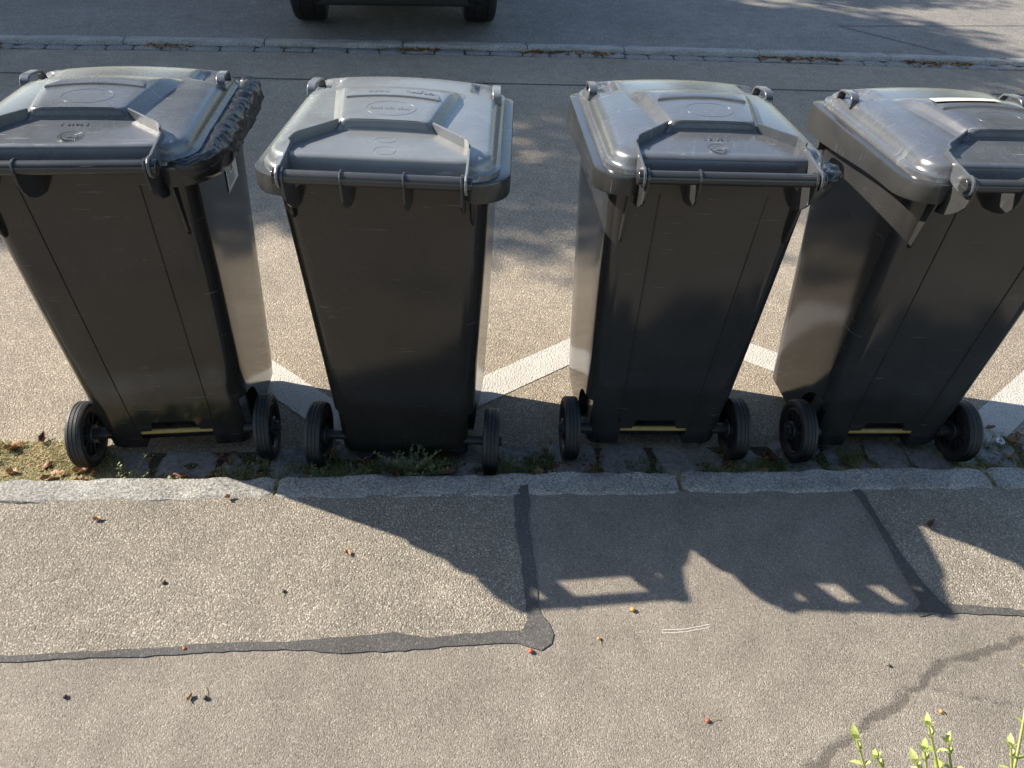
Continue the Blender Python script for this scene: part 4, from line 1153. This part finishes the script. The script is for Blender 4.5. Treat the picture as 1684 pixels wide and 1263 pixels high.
# upright weeds
def weed(x, y, h, nst, spread, seed, label):
    r_ = random.Random(seed)
    root = empty('weed', (x, y, -0.01)); tag(root, label, 'weed')
    bs = MB(); bl = MB(); vals = []
    for k in range(nst):
        a = r_.uniform(0, 6.28); tl = r_.uniform(0.05, 1.0) * spread; hh = h * r_.uniform(0.55, 1.0)
        pts = []
        for i in range(5):
            t = i / 4; pts.append(Vector((math.cos(a) * hh * tl * t ** 1.3, math.sin(a) * hh * tl * t ** 1.3, hh * t * (1 - 0.15 * tl * t))))
        bs.add(tube(pts, [0.0011 - 0.0007 * i / 4 for i in range(5)], 5))
        nl = int(hh / 0.0042)
        for i in range(nl):
            t = 0.2 + 0.8 * i / nl; j = min(3, int(t * 4)); p = pts[j].lerp(pts[j + 1], t * 4 - j) if t < 1 else pts[4]
            az = i * 2.4 + r_.uniform(-0.4, 0.4); ll = r_.uniform(0.009, 0.021) * (1.15 - 0.5 * t); el = r_.uniform(0.1, 0.9)
            d = Vector((math.cos(az) * math.cos(el), math.sin(az) * math.cos(el), math.sin(el))); sd_ = Vector((-math.sin(az), math.cos(az), 0)); w_ = ll * 0.2
            o_ = len(bl.v)
            bl.v += [tuple(p), tuple(p + d * ll * 0.5 + sd_ * w_), tuple(p + d * ll), tuple(p + d * ll * 0.5 - sd_ * w_)]
            bl.f += [(o_, o_ + 1, o_ + 2, o_ + 3)]; vals.append(min(1, max(0, r_.gauss(0.5, 0.25))))
    bs.build('stem', M['twigstem'], root)
    o = bl.build('leaves', M['weed'], root); set_tint(o.data, vals)
    return root
weed(-0.985, 1.575, 0.115, 6, 0.9, 1, 'spindly weed in front of the gap under the leftmost bin')
weed(-0.955, 1.56, 0.05, 7, 1.3, 2, 'small pale weed at the kerb edge below the leftmost bin')
weed(-1.06, 1.565, 0.055, 8, 1.2, 12, 'low weed beside the left wheel of the leftmost bin')
weed(-0.155, 1.60, 0.15, 14, 0.8, 3, 'bushy feathery weed standing in front of the paler-lidded bin')
weed(-0.095, 1.595, 0.12, 11, 0.9, 4, 'second, shorter feathery weed right of the bushy one')
weed(-0.43, 1.575, 0.10, 11, 1.0, 5, 'feathery weed beside the left wheel of the paler-lidded bin')
weed(-0.33, 1.57, 0.075, 10, 1.2, 6, 'low spreading weed right of that left wheel')
bpy.data.objects['weed.006']['label'] = 'low spreading weed between left wheel and bushy weed of the paler-lidded bin'
weed(0.045, 1.62, 0.05, 5, 0.8, 7, 'tiny weed left of the right wheel of the paler-lidded bin')
def rosette(x, y, r0, seed, label):
    r_ = random.Random(seed); b = MB(); vals = []
    for i in range(46):
        az = i * 2.4; rr_ = r0 * math.sqrt((i + 1) / 46); cx, cy = x + rr_ * math.cos(az), y + rr_ * 0.55 * math.sin(az)
        ll = r_.uniform(0.010, 0.017); el = r_.uniform(0.25, 0.9); d = Vector((math.cos(az) * math.cos(el), math.sin(az) * math.cos(el), math.sin(el))); s_ = Vector((-math.sin(az), math.cos(az), 0)) * ll * 0.3
        p = Vector((cx, cy, 0.012 + r_.uniform(0, 0.018))); o_ = len(b.v)
        b.v += [tuple(p), tuple(p + d * ll * 0.55 + s_), tuple(p + d * ll), tuple(p + d * ll * 0.55 - s_), tuple(Vector((cx, cy, -0.015)))]
        b.f += [(o_, o_ + 1, o_ + 2, o_ + 3), (o_ + 4, o_, o_ + 1)]; t_ = min(1, max(0, r_.gauss(0.55, 0.3))); vals += [t_, t_]
    o = b.build('low_plant', M['twigleaf']); set_tint(o.data, vals); tag(o, label, 'plant')
rosette(-0.855, 1.548, 0.052, 4, 'bright green low plant at the kerb under the leftmost bin')
M['dullleaf'] = M['weed']
# berries and seeds with thin stalks on the pavement
def berry(x, y, r_, mat, az, st, label, cat='berry', group=None):
    root = empty('berry' if cat == 'berry' else 'seed', (x, y, 0.0962)); tag(root, label, cat, group)
    bm = bmesh.new(); bmesh.ops.create_uvsphere(bm, u_segments=12, v_segments=8, radius=r_)
    for v_ in bm.verts:
        v_.co *= 1 + 0.15 * noise.noise(v_.co * 220); v_.co.z = v_.co.z * 0.85 + r_ * 0.82
    bm_obj('fruit', bm, mat, root, 80)
    if st:
        d = Vector((math.cos(az), math.sin(az), 0))
        mesh_obj('stalk', *tube([d * r_ * 0.8 + Vector((0, 0, r_)), d * st * 0.6 + Vector((0, 0.003, r_ * 0.7)), d * st + Vector((0, 0, 0.001))], 0.0007, 5), M['twigstem'], root)
berry(0.42, 1.05, 0.0062, M['berry'], 3.4, 0.012, 'orange berry just below the handle shadow of the second bin')
berry(0.324, 0.974, 0.0045, M['berry'], -1.3, 0.016, 'tiny yellow berry right of the bitumen blob')
berry(0.159, 0.946, 0.0058, M['berryred'], 0.5, 0.0, 'red berry just under the bitumen blob')
berry(0.535, 0.767, 0.0050, M['berryred'], 0.05, 0.034, 'small red berry with a long stalk on the lower pavement')
berry(1.07, 0.769, 0.0052, M['berry'], -1.1, 0.02, 'yellow berry right of the long crack')
berry(1.002, 0.883, 0.0038, M['seed'], 2.8, 0.008, 'tiny dark seed left of the long crack', 'seed')
berry(-0.739, 1.161, 0.0055, M['seed'], 0.5, 0.0, 'round dark seed in the middle of the left chippings', 'seed')
berry(-0.441, 1.127, 0.0048, M['seed'], -1.5, 0.022, 'dark seed with stalk right of the round one', 'seed')
berry(-0.562, 0.857, 0.0052, M['seed'], 1.8, 0.028, 'dark seed on a bent stalk beside a yellow leaf', 'seed')
berry(-0.863, 0.870, 0.0048, M['seed'], 0.7, 0.006, 'dark seed at the far left of the lower pavement', 'seed')
berry(-0.64, 0.978, 0.0042, M['berryred'], 2.4, 0.016, 'small red-brown berry lying on the bitumen seam')

cap = empty('bottle_cap', (1.806, 1.722, 0.004), 0.6); tag(cap, 'small white round cap with a dark mark beside the right end of the zigzag line', 'bottle cap')
cap.rotation_euler = (0.12, -0.1, 0.6)
M['capwhite'] = simple('cap_white', (0.72, 0.72, 0.72), 0.4, 0, 80, 0.06)
lp = [[(r_ * math.cos(2 * math.pi * k / 24), r_ * math.sin(2 * math.pi * k / 24), z) for k in range(24)] for r_, z in ((0.0145, 0.0), (0.0150, 0.002), (0.0148, 0.006), (0.0138, 0.0078), (0.0105, 0.008), (0.0098, 0.0072))]
mesh_obj('shell', *loft(lp), M['capwhite'], cap, 40)
for dx_, w_ in ((-0.003, 0.0055), (0.0032, 0.0045)):
    mesh_obj('mark', *box(dx_ - 0.0014, dx_ + 0.0014, -w_, w_, 0.006, 0.0080), M['seed'], cap)
# ------------------------------------------------------------------ shrub in front, its shoot tips reach into view
def shrub():
    r_ = random.Random(21)
    root = empty('shrub', (0.85, 0.30, 0.09)); tag(root, 'bright green leafy shrub with young shoots at the lower right corner', 'shrub')
    bs = MB(); bl = MB(); vals = []
    def shoot(p0, p1, bend, lf, n_):
        p0, p1 = Vector(p0), Vector(p1); mid = p0.lerp(p1, 0.55) + Vector(bend)
        pts = [(p0 * (1 - t) ** 2 + mid * 2 * t * (1 - t) + p1 * t * t) for t in [i / 10 for i in range(11)]]
        bs.add(tube(pts, [0.0040 - 0.0022 * i / 10 for i in range(11)], 6))
        for i in range(n_):
            t = 0.2 + 0.8 * (1 - (1 - i / (n_ - 1)) ** 1.9); k = min(9, int(t * 10)); p = pts[k].lerp(pts[k + 1], t * 10 - k); ax = (pts[k + 1] - pts[k]).normalized()
            for sg in (0, 1):
                az = i * math.pi / 2 + sg * math.pi + r_.uniform(-0.3, 0.3)
                a1 = ax.cross(Vector((0.3, 0.1, 1))).normalized(); a2 = ax.cross(a1)
                d = (ax * (r_.uniform(0.35, 0.8) + 1.6 * max(0, t - 0.93) / 0.07) + (a1 * math.cos(az) + a2 * math.sin(az))).normalized()
                ll = lf * r_.uniform(0.7, 1.1) * (1 - 0.35 * max(0, t - 0.7) / 0.3); wv = ll * 0.27
                s_ = d.cross(ax).normalized(); nn = s_.cross(d)
                o_ = len(bl.v)
                for (u, vv_) in ((0, 0), (0.3, 0.85), (0.62, 0.8), (1, 0)):
                    c_ = p + d * ll * u + nn * (-0.14 * ll * u * u)
                    bl.v += [tuple(c_ - s_ * wv * vv_ + nn * wv * vv_ * 0.35), tuple(c_), tuple(c_ + s_ * wv * vv_ + nn * wv * vv_ * 0.35)]
                tt = min(1, max(0, r_.gauss(0.45 + 0.3 * t, 0.2)))
                for q in range(3):
                    a = o_ + q * 3
                    bl.f += [(a, a + 1, a + 4, a + 3), (a + 1, a + 2, a + 5, a + 4)]; vals.extend([tt, tt])
    c0 = Vector((0.85, 0.30, 0.09))
    tips = [((0.585, 0.492), 0.60), ((0.612, 0.470), 0.585), ((0.705, 0.508), 0.60), ((0.735, 0.490), 0.58), ((0.690, 0.478), 0.585), ((0.815, 0.472), 0.60), ((0.955, 0.645), 0.60), ((0.66, 0.455), 0.60)]
    for (tx, ty), tz in tips:
        e = Vector((tx, ty, tz)) - c0
        st = Vector((r_.uniform(-0.08, 0.1), r_.uniform(-0.06, 0.08), 0.0))
        shoot(st, e, ((tx - 0.75) * 0.1, -0.08, 0.02), 0.031, 11)
    for k in range(60):
        a = r_.uniform(0, 6.28); rr_ = math.sqrt(r_.random()) * 0.30
        e = Vector((rr_ * math.cos(a) * 1.5 + 0.05, rr_ * math.sin(a) - 0.12, r_.uniform(0.30, 0.47)))
        shoot((r_.uniform(-0.12, 0.14), r_.uniform(-0.12, 0.08), 0), e, (0, 0, 0.03), 0.032, 11)
    bs.build('stem', M['twigstem'], root, 60)
    o = bl.build('leaves', M['twigleaf'], root, 180); set_tint(o.data, vals)
shrub()

# ------------------------------------------------------------------ street trees beyond the parking strip: they shade the far half of the road; unseen ones added for reflections and dimmer sky
M['bark'] = simple('tree_bark', (0.13, 0.105, 0.08), 0.9, 0, 14, 0.45, 0.03, 0.2)
M['crown'] = leafmat('tree_foliage', [(0.03, 0.05, 0.012), (0.055, 0.085, 0.02), (0.10, 0.12, 0.03)], 0.55, 0.3)
def tree_meshes(seed):
    r_ = random.Random(seed)
    tb = MB()
    tb.add(tube([(0, 0, -0.1), (0.02, 0, 0.5), (-0.03, 0.03, 1.5), (0.03, 0.02, 2.6), (0, 0, 3.6), (0.05, 0.05, 5.0), (0, 0.1, 6.6)], [0.24, 0.19, 0.17, 0.155, 0.13, 0.09, 0.04], 12))
    centers = []
    for k in range(13):
        a = k * 2.4 + r_.uniform(-0.4, 0.4); z0 = 2.7 + 0.27 * k; ln = r_.uniform(1.9, 3.1) * (1 - 0.035 * k)
        e = Vector((math.cos(a) * ln, math.sin(a) * ln, z0 + r_.uniform(0.6, 1.7)))
        s0 = Vector((0, 0, z0))
        md = s0.lerp(e, 0.5) + Vector((0, 0, -0.15))
        tb.add(tube([s0, md, e], [0.07, 0.045, 0.015], 7))
        for q in (0.45, 0.7, 0.9, 1.05):
            c = s0.lerp(e, q) + Vector((r_.uniform(-.4, .4), r_.uniform(-.4, .4), r_.uniform(-.2, .5)))
            centers.append((c, r_.uniform(0.45, 0.85)))
            tb.add(tube([s0.lerp(e, q * 0.9), c], [0.02, 0.006], 5))
    for k in range(14):
        a = r_.uniform(0, 6.28); rr_ = r_.uniform(0.2, 2.2); centers.append((Vector((rr_ * math.cos(a), rr_ * math.sin(a), r_.uniform(5.2, 7.6))), r_.uniform(0.5, 0.9)))
    lb = MB(); vals = []
    for c, rad in centers:
        for _ in range(int(620 * rad)):
            d = Vector((r_.gauss(0, 1), r_.gauss(0, 1), r_.gauss(0, 0.75))); d = d.normalized() * (rad * r_.random() ** 0.45)
            p = c + d
            ll = r_.uniform(0.06, 0.11); u = Vector((r_.gauss(0, 1), r_.gauss(0, 1), r_.gauss(0, 0.6))).normalized(); s_ = u.cross(Vector((r_.gauss(0, 1), r_.gauss(0, 1), r_.gauss(0, 1)))).normalized() * ll * 0.42
            o_ = len(lb.v)
            lb.v += [tuple(p - u * ll), tuple(p + s_), tuple(p + u * ll), tuple(p - s_)]
            lb.f.append((o_, o_ + 1, o_ + 2, o_ + 3)); vals.append(min(1, max(0, r_.gauss(0.5, 0.25))))
    t = tb.build('trunk', M['bark'], None, 60); l = lb.build('crown', M['crown']); set_tint(l.data, vals)
    return t, l
t0, l0 = tree_meshes(5)
for i, (x, y, rz, s_) in enumerate([(-17.0, 9.1, 0.3, 1.0), (-12.4, 8.9, 1.9, 1.06), (-9.0, 8.85, 3.3, 1.04), (-6.4, 9.2, 4.1, 1.0), (-2.9, 12.0, 0.9, 0.80), (9.6, 9.8, 2.6, 1.0), (-9.0, 19.5, 0.7, 0.62), (-3.6, 20.0, 2.2, 0.66), (1.6, 19.2, 3.9, 0.6), (6.8, 20.2, 5.5, 0.66), (12.5, 19.4, 1.2, 0.62), (-8.2, -5.6, 0.5, 1.1), (-3.4, -5.2, 2.0, 1.05), (1.2, -5.5, 3.5, 1.1), (5.8, -5.3, 5.0, 1.05)]):
    root = empty('street_or_added_tree', (x, y, 0.0), rz); root.scale = (s_,) * 3
    if y < 0: tag(root, 'unseen leafy tree added behind the camera to block sky light', 'tree', 'added sky-blocking trees on the near side')  # added out of view: cuts sky light on the faces turned to the camera
    elif y < 12.5: tag(root, 'leafy street tree just beyond the frame, casting dappled shade on the far road', 'tree', 'street trees by the parking strip')
    else: tag(root, 'unseen leafy tree added on the verge to darken the lid reflections', 'tree', 'added trees for the lid reflections')  # added out of view so the lid fronts mirror dark foliage, not bright sky
    for src in (t0, l0):
        o = src if i == 0 else link(src.copy())
        o.parent = root
